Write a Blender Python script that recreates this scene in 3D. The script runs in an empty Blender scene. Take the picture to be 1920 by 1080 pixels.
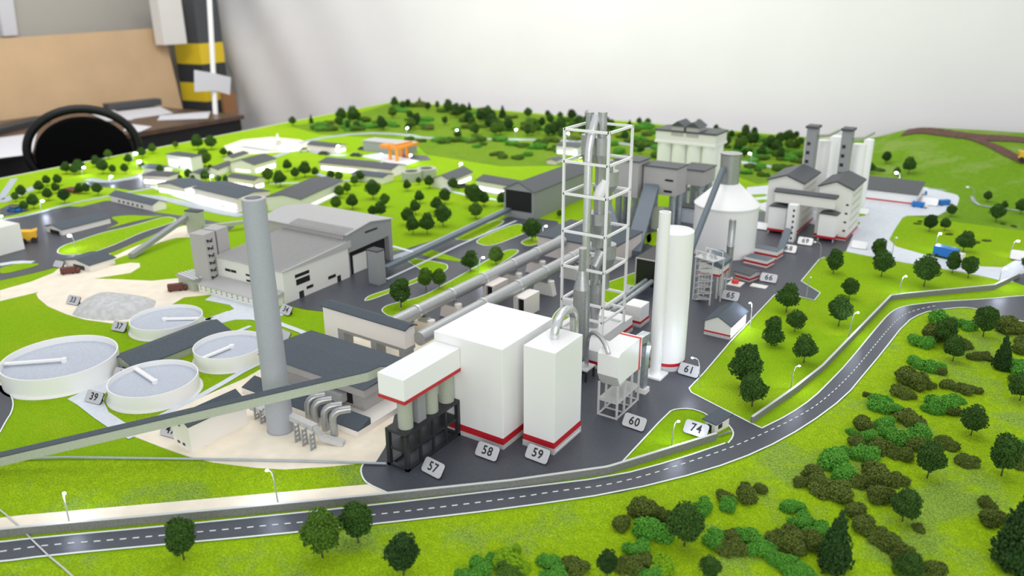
import bpy, math, random
from mathutils import Vector, Matrix, noise
random.seed(7)
PI = math.pi
sc = bpy.context.scene
COL = sc.collection
Z0 = 0.80            # height of the model's table top above the room floor
# ------------------------------------------------------------------ camera pose (metres; z below is measured from the table top)
F_, TH, RO, YW, H = 1504.3, 0.355088, -0.005578, 0.588921, 0.8
fw = Vector((-math.sin(YW)*math.cos(TH), math.cos(YW)*math.cos(TH), -math.sin(TH)))
r0 = Vector((math.cos(YW), math.sin(YW), 0)); u0 = r0.cross(fw)
rt = r0*math.cos(RO) + u0*math.sin(RO); up = -r0*math.sin(RO) + u0*math.cos(RO)
def ray(px, py): return fw + rt*((px-960)/F_) + up*((540-py)/F_)
def P(px, py, z=0.0):
    d = ray(px, py); t = (z-H)/d.z; return Vector((d.x*t, d.y*t, z))
def PX(px, py, X):
    d = ray(px, py); t = X/d.x; return Vector((X, d.y*t, H+d.z*t))
def PY(px, py, Y):
    d = ray(px, py); t = Y/d.y; return Vector((d.x*t, Y, H+d.z*t))
def proj(x, y, z):
    v = Vector((x, y, z-H)); w = v.dot(fw); return 960+F_*v.dot(rt)/w, 540-F_*v.dot(up)/w, w
def HT(x, y, py):
    lo, hi = -.3, .79
    for _ in range(40):
        m = (lo+hi)/2
        if proj(x, y, m)[1] > py: lo = m
        else: hi = m
    return lo
def RAD(px, py, hw, z=0.0):
    p = P(px, py, z); return hw*proj(*p)[2]/F_
# ------------------------------------------------------------------ materials
def mat(name, col, rough=.6, metal=0., emit=None, es=0., noise_amt=0., nscale=300., bump=0., bscale=400., col2=None, spec=.5, coat=0.):
    m = bpy.data.materials.new(name); m.use_nodes = True
    nt = m.node_tree; b = nt.nodes['Principled BSDF']
    b.inputs['Base Color'].default_value = (*col, 1); b.inputs['Roughness'].default_value = rough
    b.inputs['Metallic'].default_value = metal
    b.inputs['Specular IOR Level'].default_value = spec
    if coat: b.inputs['Coat Weight'].default_value = coat
    if emit:
        b.inputs['Emission Color'].default_value = (*emit, 1); b.inputs['Emission Strength'].default_value = es
    tc = nt.nodes.new('ShaderNodeTexCoord')
    if noise_amt > 0 or col2:
        n = nt.nodes.new('ShaderNodeTexNoise'); n.inputs['Scale'].default_value = nscale; n.inputs['Detail'].default_value = 3
        nt.links.new(tc.outputs['Object'], n.inputs['Vector'])
        r = nt.nodes.new('ShaderNodeValToRGB')
        c2 = col2 if col2 else tuple(max(0, c*(1-noise_amt)) for c in col)
        c1 = col if col2 else tuple(min(1, c*(1+noise_amt)) for c in col)
        r.color_ramp.elements[0].position = .35; r.color_ramp.elements[1].position = .65
        r.color_ramp.elements[0].color = (*c2, 1); r.color_ramp.elements[1].color = (*c1, 1)
        nt.links.new(n.outputs['Fac'], r.inputs['Fac']); nt.links.new(r.outputs['Color'], b.inputs['Base Color'])
    if bump > 0:
        n2 = nt.nodes.new('ShaderNodeTexNoise'); n2.inputs['Scale'].default_value = bscale; n2.inputs['Detail'].default_value = 4
        nt.links.new(tc.outputs['Object'], n2.inputs['Vector'])
        bp = nt.nodes.new('ShaderNodeBump'); bp.inputs['Strength'].default_value = bump; bp.inputs['Distance'].default_value = .002
        nt.links.new(n2.outputs['Fac'], bp.inputs['Height']); nt.links.new(bp.outputs['Normal'], b.inputs['Normal'])
    return m
def grass_mat(name, ca, cb, cc, big=3.0, fine=420., patch=0.5):
    """static-grass flock: fine fibres, mid clumps and broad patches of colour"""
    m = bpy.data.materials.new(name); m.use_nodes = True; nt = m.node_tree; L = nt.links
    b = nt.nodes['Principled BSDF']; b.inputs['Roughness'].default_value = .9; b.inputs['Specular IOR Level'].default_value = .15
    tc = nt.nodes.new('ShaderNodeTexCoord')
    def nz(s, d=3, r=.6):
        n = nt.nodes.new('ShaderNodeTexNoise'); n.inputs['Scale'].default_value = s; n.inputs['Detail'].default_value = d; n.inputs['Roughness'].default_value = r
        L.new(tc.outputs['Object'], n.inputs['Vector']); return n
    def ramp(src, p0, p1, c0, c1):
        r = nt.nodes.new('ShaderNodeValToRGB'); e = r.color_ramp.elements
        e[0].position = p0; e[1].position = p1; e[0].color = (*c0, 1); e[1].color = (*c1, 1); L.new(src, r.inputs['Fac']); return r
    fn = nz(fine, 4, .8); md = nz(60, 4, .7); bg = nz(big, 5, .7)
    r1 = ramp(fn.outputs['Fac'], .40, .60, cb, ca)
    r2 = ramp(md.outputs['Fac'], .42, .62, (0, 0, 0), (1, 1, 1))
    r3 = ramp(bg.outputs['Fac'], .50, .60, (0, 0, 0), (patch,)*3)
    mx = nt.nodes.new('ShaderNodeMix'); mx.data_type = 'RGBA'
    L.new(r1.outputs['Color'], mx.inputs[6]); mx.inputs[7].default_value = (*cb, 1)
    ml = nt.nodes.new('ShaderNodeMath'); ml.operation = 'MULTIPLY'; ml.inputs[1].default_value = .45
    L.new(r2.outputs['Color'], ml.inputs[0]); L.new(ml.outputs[0], mx.inputs[0])
    my = nt.nodes.new('ShaderNodeMix'); my.data_type = 'RGBA'
    r4 = ramp(fn.outputs['Fac'], .38, .62, tuple(c*.45 for c in cc), tuple(min(1, c*1.6) for c in cc)); L.new(mx.outputs[2], my.inputs[6]); L.new(r4.outputs['Color'], my.inputs[7]); L.new(r3.outputs['Color'], my.inputs[0])
    L.new(my.outputs[2], b.inputs['Base Color'])
    bp = nt.nodes.new('ShaderNodeBump'); bp.inputs['Strength'].default_value = .9; bp.inputs['Distance'].default_value = .003
    L.new(fn.outputs['Fac'], bp.inputs['Height']); L.new(bp.outputs['Normal'], b.inputs['Normal'])
    return m
M = {}
M['white'] = mat('white_plastic', (.88, .88, .87), .38)
M['offwhite'] = mat('offwhite_card', (.80, .79, .74), .5)
M['palegrey'] = mat('pale_grey_card', (.55, .55, .54), .55, noise_amt=.06)
M['cream'] = mat('cream_card', (.85, .81, .76), .6)
M['pink'] = mat('pinkish_cream_card', (.80, .72, .67), .6)
M['grey'] = mat('grey_paint', (.30, .31, .32), .5, noise_amt=.1, nscale=900)
M['midgrey'] = mat('mid_grey_paint', (.066, .072, .080), .5, noise_amt=.12, nscale=900)
M['warmgrey'] = mat('warm_grey_card', (.45, .435, .425), .6, noise_amt=.08, nscale=600)
M['sage'] = mat('sage_grey_paint', (.42, .45, .37), .5, noise_amt=.14, nscale=900)
M['roof'] = mat('dark_roof_sandpaper', (.070, .088, .108), .75, noise_amt=.35, nscale=900, bump=.5, bscale=900)
M['roofblue'] = mat('blue_grey_roof', (.13, .16, .19), .6, noise_amt=.25, nscale=900)
M['rooflight'] = mat('light_grey_roof', (.46, .455, .45), .55, noise_amt=.08, nscale=700)
M['black'] = mat('black_plastic', (.012, .013, .015), .4, noise_amt=.3, nscale=500)
M['dark'] = mat('dark_opening', (.006, .006, .007), .8)
M['charcoal'] = mat('charcoal_frame', (.022, .025, .028), .45, noise_amt=.3, nscale=600)
M['red'] = mat('red_band', (.50, .015, .025), .45)
M['brightred'] = mat('bright_red_band', (.72, .05, .03), .45)
M['silver'] = mat('silver_paint', (.43, .44, .44), .36, .7, noise_amt=.07, nscale=250)
M['kiln'] = mat('kiln_grey_metallic', (.46, .47, .47), .42, .5, noise_amt=.05, nscale=250)
M['alu'] = mat('bright_aluminium', (.70, .71, .72), .28, .85, noise_amt=.05, nscale=250)
M['duct'] = mat('galvanised_duct', (.42, .46, .48), .35, .6, noise_amt=.12, nscale=120)
M['chimney'] = mat('grey_sprayed_plastic', (.38, .40, .44), .5, noise_amt=.12, nscale=1100, bump=.3, bscale=900)
M['asphalt'] = mat('asphalt_print', (.064, .070, .086), .38, noise_amt=.28, nscale=800, bump=.15, bscale=900, spec=.4)
M['concrete'] = mat('pale_concrete', (.66, .70, .76), .5, noise_amt=.04, nscale=60)
M['sand'] = mat('sand_coloured_card', (.88, .79, .64), .55, noise_amt=.05, nscale=25)
M['path'] = mat('grey_path', (.38, .43, .46), .55, noise_amt=.06, nscale=60)
M['kerb'] = mat('white_line', (.80, .84, .82), .5)
M['boardwhite'] = mat('white_board_edge', (.74, .72, .68), .5)
M['fence'] = mat('grey_fence', (.20, .205, .19), .7, noise_amt=.2, nscale=500)
M['fencetop'] = mat('pale_fence_cap', (.58, .60, .58), .6)
M['water'] = mat('pale_water', (.50, .54, .62), .3, noise_amt=.08, nscale=260, bump=.35, bscale=350, spec=.6)
M['gravel'] = mat('pale_gravel', (.55, .55, .55), .8, noise_amt=.12, nscale=60, bump=.6, bscale=350)
M['plate'] = mat('brushed_plate', (.56, .56, .58), .38, .35, noise_amt=.05, nscale=500)
M['plateedge'] = mat('black_plate_backing', (.01, .01, .012), .4)
M['ink'] = mat('black_engraving', (.008, .008, .01), .5)
M['orange'] = mat('orange_gantry', (.85, .30, .03), .5)
M['yellow'] = mat('yellow_dump_truck', (.85, .48, .02), .45)
M['blue'] = mat('blue_truck', (.01, .17, .55), .4)
M['brown'] = mat('brown_truck', (.12, .03, .02), .5)
M['glass'] = mat('dark_window', (.03, .035, .035), .2)
M['pole'] = mat('grey_lamp_pole', (.45, .47, .48), .4, .3)
M['led'] = mat('white_led', (1, 1, 1), .5, emit=(.90, .94, 1.), es=26)
M['litwin'] = mat('lit_window', (1, 1, 1), .5, emit=(1., .98, .96), es=4.5)
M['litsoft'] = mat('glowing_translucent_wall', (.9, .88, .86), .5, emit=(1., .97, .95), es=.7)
M['grass'] = grass_mat('spring_green_flock', (.36, .58, .003), (.21, .41, .001), (.40, .50, .015), big=4, patch=.30, fine=300)
M['grassnear'] = grass_mat('foreground_green_flock', (.50, .70, .008), (.20, .38, .003), (.24, .38, .06), big=5, fine=330, patch=.8)
M['grassolive'] = grass_mat('olive_flock', (.28, .42, .02), (.10, .22, .008), (.12, .26, .008), big=5, patch=.6)
M['hill'] = grass_mat('hill_flock', (.26, .45, .02), (.12, .28, .006), (.30, .40, .10), big=4, patch=.6)
M['dirt'] = mat('brown_earth', (.12, .055, .04), .9, noise_amt=.3, nscale=60)
M['trunk'] = mat('tree_trunk', (.06, .045, .03), .8)
def leaf_mat(n, c, c2, s=260):
    return mat(n, c, .85, col2=c2, nscale=s, bump=.5, bscale=60, spec=.15)
M['leaf'] = leaf_mat('dark_green_foam', (.085, .18, .03), (.012, .040, .008), 38)
M['leaf2'] = leaf_mat('black_green_foam', (.05, .115, .026), (.010, .030, .009), 38)
M['leaf3'] = leaf_mat('mid_green_foam', (.14, .26, .03), (.025, .07, .010), 38)
M['bushg'] = leaf_mat('bright_green_clump', (.17, .48, .06), (.03, .15, .012), 14)
M['bushb'] = leaf_mat('olive_brown_clump', (.18, .24, .042), (.038, .060, .011), 14)
M['bushy'] = leaf_mat('yellow_green_clump', (.34, .56, .02), (.12, .30, .01), 16)
# ------------------------------------------------------------------ mesh builder
class MB:
    def __init__(s, o=(0, 0, 0)):
        s.v = []; s.f = []; s.o = Vector(o); s.sm = []
    def add(s, vs, fs, smooth=False):
        b = len(s.v); s.v += [Vector(v)-s.o for v in vs]
        for f in fs: s.f.append([b+i for i in f]); s.sm.append(smooth)
        return s
    def box(s, x0, y0, z0, x1, y1, z1):
        if x0 > x1: x0, x1 = x1, x0
        if y0 > y1: y0, y1 = y1, y0
        if z0 > z1: z0, z1 = z1, z0
        return s.add([(x0, y0, z0), (x1, y0, z0), (x1, y1, z0), (x0, y1, z0), (x0, y0, z1), (x1, y0, z1), (x1, y1, z1), (x0, y1, z1)],
                     [(0, 3, 2, 1), (4, 5, 6, 7), (0, 1, 5, 4), (1, 2, 6, 5), (2, 3, 7, 6), (3, 0, 4, 7)])
    def prism(s, poly, z0, z1):
        n = len(poly); a = sum(poly[i][0]*poly[(i+1) % n][1]-poly[(i+1) % n][0]*poly[i][1] for i in range(n))
        if a < 0: poly = list(reversed(poly))
        vs = [(p[0], p[1], z0) for p in poly]+[(p[0], p[1], z1) for p in poly]
        fs = [tuple(range(n, 2*n)), tuple(reversed(range(n)))]+[(i, (i+1) % n, n+(i+1) % n, n+i) for i in range(n)]
        return s.add(vs, fs)
    def ext(s, prof, a, b, axis='x'):
        """profile in (y,z) extruded along x (or (x,z) along y) from a to b"""
        n = len(prof)
        f = (lambda t, p: (t, p[0], p[1])) if axis == 'x' else (lambda t, p: (p[0], t, p[1]))
        vs = [f(a, p) for p in prof]+[f(b, p) for p in prof]
        return s.add(vs, [tuple(range(n)), tuple(reversed(range(n, 2*n)))]+[(i, n+i, n+(i+1) % n, (i+1) % n) for i in range(n)])
    def cyl(s, c, r0, r1, z0, z1, n=40, caps=True, ang=0):
        vs = []
        for r, z in ((r0, z0), (r1, z1)):
            for i in range(n): vs.append((c[0]+r*math.cos(ang+2*PI*i/n), c[1]+r*math.sin(ang+2*PI*i/n), z))
        s.add(vs, [(i, (i+1) % n, n+(i+1) % n, n+i) for i in range(n)], n > 8)
        if caps: s.add(vs, [tuple(reversed(range(n))), tuple(range(n, 2*n))])
        return s
    def lathe(s, c, prof, n=48):
        """prof: (r,z) pairs bottom to top; sharp rings are doubled by the caller"""
        vs = []; fs = []
        for r, z in prof:
            for i in range(n): vs.append((c[0]+r*math.cos(2*PI*i/n), c[1]+r*math.sin(2*PI*i/n), z))
        for k in range(len(prof)-1):
            if prof[k] == prof[k+1]: continue
            for i in range(n): fs.append((k*n+i, k*n+(i+1) % n, (k+1)*n+(i+1) % n, (k+1)*n+i))
        return s.add(vs, fs, True)
    def tube(s, pts, r, n=12, caps=True):
        pts = [Vector(p) for p in pts]; rs = r if isinstance(r, (list, tuple)) else [r]*len(pts)
        vs = []; prev = None
        for i, p in enumerate(pts):
            t = (pts[min(i+1, len(pts)-1)]-pts[max(i-1, 0)]).normalized()
            if prev is None: a = t.orthogonal().normalized()
            else: a = (prev-t*prev.dot(t)).normalized()
            prev = a; b = t.cross(a)
            for k in range(n):
                w = 2*PI*k/n; vs.append(p+(a*math.cos(w)+b*math.sin(w))*rs[i])
        m = len(pts)
        s.add(vs, [(i*n+k, i*n+(k+1) % n, (i+1)*n+(k+1) % n, (i+1)*n+k) for i in range(m-1) for k in range(n)], n > 5)
        if caps: s.add(vs, [tuple(reversed(range(n))), tuple(range((m-1)*n, m*n))])
        return s
    def beam(s, pts, w, h, up_=Vector((0, 0, 1))):
        """rectangular section swept along pts, w horizontal, h vertical, pts on the top centre line"""
        pts = [Vector(p) for p in pts]; vs = []
        for i, p in enumerate(pts):
            t = (pts[min(i+1, len(pts)-1)]-pts[max(i-1, 0)]); t.z = 0
            t = t.normalized() if t.length > 1e-6 else Vector((1, 0, 0)); sd = Vector((-t.y, t.x, 0))*w/2
            vs += [p+sd, p-sd, p-sd-up_*h, p+sd-up_*h]
        m = len(pts); fs = [(i*4+k, i*4+(k+1) % 4, (i+1)*4+(k+1) % 4, (i+1)*4+k) for i in range(m-1) for k in range(4)]
        return s.add(vs, fs+[(3, 2, 1, 0), (m*4-4, m*4-3, m*4-2, m*4-1)])
    def bar(s, a, b, w):
        """square bar between two points"""
        return s.tube([a, b], w*.7071, 4)
    def mesh(s, name):
        me = bpy.data.meshes.new(name); me.from_pydata([tuple(v) for v in s.v], [], s.f)
        for p, q in zip(me.polygons, s.sm): p.use_smooth = q
        me.update(); return me
    def build(s, name, m, parent=None, loc=None):
        o = bpy.data.objects.new(name, s.mesh(name)); COL.objects.link(o)
        if m is not None: o.data.materials.append(M[m] if isinstance(m, str) else m)
        if parent is not None: o.parent = parent
        else: o.location = (s.o.x, s.o.y, s.o.z+Z0) if loc is None else loc
        return o
def fix_normals(o):
    import bmesh
    bm = bmesh.new(); bm.from_mesh(o.data); bmesh.ops.recalc_face_normals(bm, faces=bm.faces); bm.to_mesh(o.data); bm.free(); return o
def tag(o, label, cat=None, group=None, kind=None):
    if label: o['label'] = label
    if cat: o['category'] = cat
    if group: o['group'] = group
    if kind: o['kind'] = kind
    return o
def thing(name, label, cat, loc=(0, 0, 0), rot=0., group=None):
    o = bpy.data.objects.new(name, None); COL.objects.link(o); o.empty_display_size = .01
    o.location = (loc[0], loc[1], loc[2]+Z0); o.rotation_euler = (0, 0, rot)
    return tag(o, label, cat, group)
def copy_thing(root, kids, loc, rz=0., scale=1., label=None, group=None):
    r = root.copy(); COL.objects.link(r); r.location = loc; r.rotation_euler = (0, 0, rz)
    r.scale = (scale,)*3 if not isinstance(scale, tuple) else scale
    if label: r['label'] = label
    if group: r['group'] = group
    for k in kids:
        c = k.copy(); COL.objects.link(c); c.parent = r
    return r
# ------------------------------------------------------------------ pixel-measured building frame
class Fr:
    """F = near base corner, L = base corner towards the left, R = base corner going away; local x runs to F from L, local y away"""
    def __init__(s, F, L=None, R=None, wx=None, wy=None, ang=None, z=0.0):
        s.o = P(F[0], F[1], z); a = []
        l = P(L[0], L[1], z)-s.o if L else None; r = P(R[0], R[1], z)-s.o if R else None
        if ang is None:
            if l is not None and l.length > .03: a.append((math.atan2(-l.y, -l.x), l.length))
            if r is not None and r.length > .03: a.append((math.atan2(-r.x, r.y), r.length))
            ang = sum(x*w for x, w in a)/sum(w for x, w in a) if a else 0.
        s.a = ang; ux = Vector((math.cos(ang), math.sin(ang), 0)); uy = Vector((-math.sin(ang), math.cos(ang), 0)); s.ux, s.uy = ux, uy
        s.wx = wx if wx else (abs(l.dot(ux)) if l is not None else .1)
        s.wy = wy if wy else (abs(r.dot(uy)) if r is not None else .1)
    def w(s, x, y, z=0.): return s.o+s.ux*x+s.uy*y+Vector((0, 0, z))
    def h(s, py, x=0., y=0.):
        p = s.w(x, y); return HT(p.x, p.y, py)
def windows(root, W, D, specs):
    """specs: (face, u0, u1, z0, z1, n, material, fill, name)"""
    wall_ = next((c for c in root.children if c.name.startswith('wall')), None)
    for sp in specs:
        face, u0_, u1_, z0, z1, n, m = sp[:7]; fill = sp[7] if len(sp) > 7 else .7; nm = sp[8] if len(sp) > 8 else 'window'
        for i in range(n):
            a = u0_+(u1_-u0_)*(i+(1-fill)/2)/n; b = u0_+(u1_-u0_)*(i+1-(1-fill)/2)/n; e = .0008
            mb = MB()
            if face == 's': mb.box(-W+W*a, -e, z0, -W+W*b, e, z1)
            elif face == 'n': mb.box(-W+W*a, D-e, z0, -W+W*b, D+e, z1)
            elif face == 'e': mb.box(-e, D*a, z0, e, D*b, z1)
            else: mb.box(-W-e, D*a, z0, -W+e, D*b, z1)
            mb.build(nm, m, wall_ or root)
def house(name, label, fr, eave, cat='building', rise=None, axis='y', wall='cream', roof='roof', band=None, plinth=None, over=.004, wins=(), flat=False, mono=None, group=None, th=.0025, z0=0.):
    h = eave if eave < 1 else fr.h(eave)
    W, D = fr.wx, fr.wy
    r = thing(name, label, cat, (fr.o.x, fr.o.y, fr.o.z+z0), fr.a, group)
    rise = (.18*(D if axis == 'x' else W)) if rise is None else rise
    mb = MB()
    if flat: mb.box(-W, 0, 0, 0, D, h)
    elif mono: # mono = 'w': high side at -x ... sloping roof
        hi = h+rise
        if mono == 'w': mb.ext([(0, 0), (0, h), (-W, hi), (-W, 0)], 0, D, 'y')
        else: mb.ext([(0, 0), (0, h), (D, hi), (D, 0)], -W, 0, 'x')
    elif axis == 'y': mb.ext([(-W, 0), (0, 0), (0, h), (-W/2, h+rise), (-W, h)], 0, D, 'y')
    else: mb.ext([(0, 0), (D, 0), (D, h), (D/2, h+rise), (0, h)], -W, 0, 'x')
    wo = fix_normals(mb.build('wall', wall, r))
    o = over; rb = MB()
    if flat: rb.box(-W-o, -o, h, o, D+o, h+th)
    elif mono:
        if mono == 'w': s_ = rise/W; rb.ext([(o, h-o*s_), (o, h-o*s_+th), (-W-o, h+rise+o*s_+th), (-W-o, h+rise+o*s_)], -o, D+o, 'y')
        else: s_ = rise/D; rb.ext([(-o, h-o*s_), (-o, h-o*s_+th), (D+o, h+rise+o*s_+th), (D+o, h+rise+o*s_)], -W-o, o, 'x')
    elif axis == 'y':
        s_ = rise/(W/2); rb.ext([(o, h-o*s_+.0002), (o, h-o*s_+th), (-W/2, h+rise+th), (-W-o, h-o*s_+th), (-W-o, h-o*s_+.0002), (-W/2, h+rise+.0002)], -o, D+o, 'y')
    else:
        s_ = rise/(D/2); rb.ext([(-o, h-o*s_+.0002), (-o, h-o*s_+th), (D/2, h+rise+th), (D+o, h-o*s_+th), (D+o, h-o*s_+.0002), (D/2, h+rise+.0002)], -W-o, o, 'x')
    fix_normals(rb.build('roof', roof, r))
    e = .0006
    if plinth: MB().box(-W-e, -e, 0, e, D+e, plinth).build('plinth', 'palegrey', wo)
    if band: MB().box(-W-e, -e, band[0], e, D+e, band[1]).build('red_band', 'red', wo)
    windows(r, W, D, wins)
    return r
# ================================================================== table, ground sheets, roads
def pxpoly(pts, z=0.): return [tuple(P(x, y, z)[:2]) for x, y in pts]
def sheet(name, pts, z, m, label=None, world=False):
    pl = pts if world else pxpoly(pts)
    c = Vector((sum(p[0] for p in pl)/len(pl), sum(p[1] for p in pl)/len(pl), 0))
    o = MB(c).prism(pl, -.002, z).build(name, m)
    return tag(o, label, None, None, 'structure')
def ribbon_mb(mb, pts, w, z, closed=False, z0=None):
    n = len(pts); L = []; R = []
    for i in range(n):
        a = Vector(pts[(i-1) % n] if closed else pts[max(i-1, 0)][:2]).to_2d() if closed else Vector(pts[max(i-1, 0)]).to_2d()
        b = Vector(pts[(i+1) % n]).to_2d() if closed else Vector(pts[min(i+1, n-1)]).to_2d()
        d = b-a
        d = d.normalized() if d.length > 1e-9 else Vector((1, 0)); nn = Vector((-d.y, d.x)); p = Vector(pts[i]).to_2d()
        L.append(p+nn*w/2); R.append(p-nn*w/2)
    z0 = z-.0008 if z0 is None else z0
    m = n if closed else n-1
    for i in range(m):
        j = (i+1) % n
        q = [L[i], R[i], R[j], L[j]]
        mb.add([(v.x, v.y, z0) for v in q]+[(v.x, v.y, z) for v in q], [(4, 5, 6, 7), (0, 4, 7, 3), (1, 2, 6, 5)])
    mb.add([(L[0].x, L[0].y, z0), (R[0].x, R[0].y, z0), (R[0].x, R[0].y, z), (L[0].x, L[0].y, z)], [(0, 1, 2, 3)])
    mb.add([(L[-1].x, L[-1].y, z0), (R[-1].x, R[-1].y, z0), (R[-1].x, R[-1].y, z), (L[-1].x, L[-1].y, z)], [(0, 1, 2, 3)])
    return mb
def smooth(pts, it=2):
    for _ in range(it):
        q = [pts[0]]
        for a, b in zip(pts, pts[1:]):
            q += [(a[0]*.75+b[0]*.25, a[1]*.75+b[1]*.25), (a[0]*.25+b[0]*.75, a[1]*.25+b[1]*.75)]
        pts = q+[pts[-1]]
    return pts
def ribbon(name, pts, w, z, m, sm=1, world=False):
    pl = pts if world else pxpoly(pts)
    pl = smooth(pl, sm) if sm else pl
    o = ribbon_mb(MB((pl[0][0], pl[0][1], 0)), pl, w, z).build(name, m)
    return tag(o, None, None, None, 'structure')
# --- the table that carries the model
A0 = P(0, 335); A1 = P(745, 189)
dirx = (A1.x-A0.x)/(A1.y-A0.y)
def leftx(y): return A0.x+dirx*(y-A0.y)
YB, YN, XR = A1.y, .08, 1.25
base = [(leftx(YN), YN), (XR, YN), (XR, YB), (leftx(YB), YB)]
tb = thing('display_table', 'large white-edged display table carrying the whole green factory model', 'table', (-1.2, 2.4, -Z0))
m_ = MB((-1.2, 2.4, -Z0))
e_ = .018
m_.prism([(base[0][0]-e_, YN-e_), (XR+e_, YN-e_), (XR+e_, YB+e_), (base[3][0]-e_, YB+e_)], -.035, -.0015)
m_.build('table_top', 'boardwhite', tb)
for x, y in ((-3.6, .3), (.9, .3), (-3.9, YB-.2), (.9, YB-.2), (-1.3, .3), (-1.3, YB-.2)):
    MB((-1.2, 2.4, -Z0)).box(x-.03, y-.03, -Z0, x+.03, y+.03, -.034).build('leg', 'boardwhite', tb)
# grass base, split at the joint between the two boards (thin line near the bottom left)
g = sheet('ground', base, 0., 'grass', 'bright green flocked base sheet of the factory model', world=True)
near = [(0, 1060), (313, 1028), (480, 1013), (705, 990), (960, 960), (1164, 929), (1325, 889), (1427, 850), (1511, 803), (1585, 748), (1622, 703), (1653, 666), (1698, 609), (1730, 590), (1764, 584), (1830, 582), (1867, 596), (1920, 606), (2080, 640)]
nw = pxpoly(near)
nearpoly = [(leftx(YN)+.02, YN+.02), ]+[(leftx(1.)+.02, P(-900, 1180)[1])]+nw+[(XR-.01, nw[-1][1]), (XR-.01, YN+.02)]
sheet('ground_foreground_strip', [(P(-300, 1090)[0], P(-300, 1090)[1])]+nw+[(XR-.01, nw[-1][1]), (XR-.01, YN+.02), (P(-300, 1090)[0], YN+.02)], .0006, 'grassnear', world=True)
olive = [(545, 237), (640, 222), (740, 192), (900, 205), (1200, 233), (1520, 259), (1640, 275), (1640, 330), (1510, 330), (1420, 345), (1380, 330), (1180, 300), (1100, 310), (940, 312), (800, 290), (770, 262), (600, 252)]
sheet('ground_back_strip', olive, .0005, 'grassolive')
sheet('ground_wall_strip', [(0, 972), (40, 967), (480, 928), (690, 909), (676, 882), (682, 869), (480, 878), (353, 857), (0, 868)], .0006, 'grassnear')
# --- asphalt yard
Y_ = [[(728, 926), (960, 903), (1147, 877), (1165, 866), (1254, 773), (1268, 768), (1293, 767), (1293, 729), (1320, 700), (1371, 640), (1240, 640), (1100, 600), (860, 640), (780, 690), (700, 830), (705, 865), (682, 869), (676, 882), (680, 898), (690, 909)],
 [(1293, 729), (1296, 737), (1407, 794), (1428, 804), (1438, 815), (1376, 835), (1365, 832), (1374, 821), (1375, 810), (1366, 798), (1334, 784), (1315, 773), (1293, 767), (1260, 770), (1250, 740)],
 [(1371, 640), (1453, 553), (1491, 555), (1527, 564), (1537, 551), (1502, 528), (1536, 487), (1546, 483), (1585, 471), (1610, 436), (1600, 425), (1440, 395), (1400, 400), (1200, 385), (1140, 400), (1090, 470), (1090, 605), (1240, 645)],
 [(1150, 395), (1050, 440), (940, 500), (850, 545), (760, 597), (728, 610), (760, 650), (860, 645), (1000, 625), (1110, 610)],
 [(536, 572), (560, 520), (670, 470), (750, 470), (850, 440), (960, 405), (1045, 415), (1060, 450), (1010, 475), (940, 508), (850, 545), (795, 572), (745, 605), (700, 640), (640, 612), (604, 584), (575, 581)]]
for k_, y_ in enumerate(Y_): sheet('road_factory_yard', y_, .0009+.00004*k_, 'asphalt')
# public road
ru = [(-260, 1040), (0, 1018), (57, 1011), (320, 987), (480, 971), (697, 949), (960, 918), (1150, 895), (1266, 864), (1360, 832), (1428, 804), (1479, 779), (1524, 748), (1560, 712), (1587, 684), (1656, 600), (1672, 585), (1688, 577), (1712, 572), (1767, 566), (1843, 562), (1920, 555), (2060, 545)]
rl = [(-260, 1078), (0, 1055), (90, 1043), (313, 1022), (480, 1007), (705, 984), (960, 954), (1164, 924), (1325, 884), (1427, 846), (1511, 800), (1585, 745), (1622, 700), (1653, 663), (1698, 605), (1730, 587), (1764, 581), (1804, 577), (1828, 579), (1867, 592), (1920, 604), (2060, 632)]
sheet('road', ru+list(reversed(rl)), .0011, 'asphalt')
def line(name, pts, w=.0028, z=.0022, sm=1): return ribbon(name, pts, w, z, 'kerb', sm)
line('trim_road_line', [p for p in ru if p[0] < 1370] )
line('trim_road_line', [p for p in ru if p[0] > 1400])
line('trim_road_line', rl)
line('trim_yard_kerb', [(705, 867), (682, 869), (676, 882), (680, 898), (690, 909), (728, 926)])
line('trim_yard_kerb', [(1167, 867), (1254, 773), (1268, 768), (1293, 767), (1315, 773), (1334, 784)])
line('trim_yard_kerb', [(1365, 832), (1374, 821), (1375, 810), (1366, 798)])
line('trim_yard_kerb', [(1428, 804), (1407, 794), (1296, 737), (1292, 729), (1320, 700), (1371, 640), (1452, 554), (1458, 552), (1491, 555), (1527, 564), (1538, 550), (1502, 528), (1536, 487), (1546, 483)], sm=0)
# dashed centre line: one object, pattern of the road
def resample(pts, step):
    out = [Vector(pts[0]).to_2d()]; acc = 0
    for a, b in zip(pts, pts[1:]):
        a = Vector(a).to_2d(); b = Vector(b).to_2d(); L = (b-a).length; t = step-acc
        while t <= L: out.append(a+(b-a)*t/L); t += step
        acc = (acc+L) % step
    return out
cl = [(0, 1036), (60, 1027), (110, 1022), (145, 1019), (200, 1015), (320, 1004), (480, 989), (705, 967), (960, 936), (1045, 922), (1164, 908), (1325, 857), (1400, 829), (1511, 776), (1559, 739), (1600, 698), (1650, 636), (1685, 596), (1712, 583), (1760, 573)]
rs_ = resample(smooth(pxpoly(cl), 2), .0048)
mb = MB((rs_[0].x, rs_[0].y, 0)); k = 0
while k+2 < len(rs_):
    ribbon_mb(mb, [tuple(v) for v in rs_[k:k+3]], .0017, .0021)
    k += 4
tag(mb.build('trim_road_dashes', 'kerb'), None, None, None, 'structure')
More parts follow.
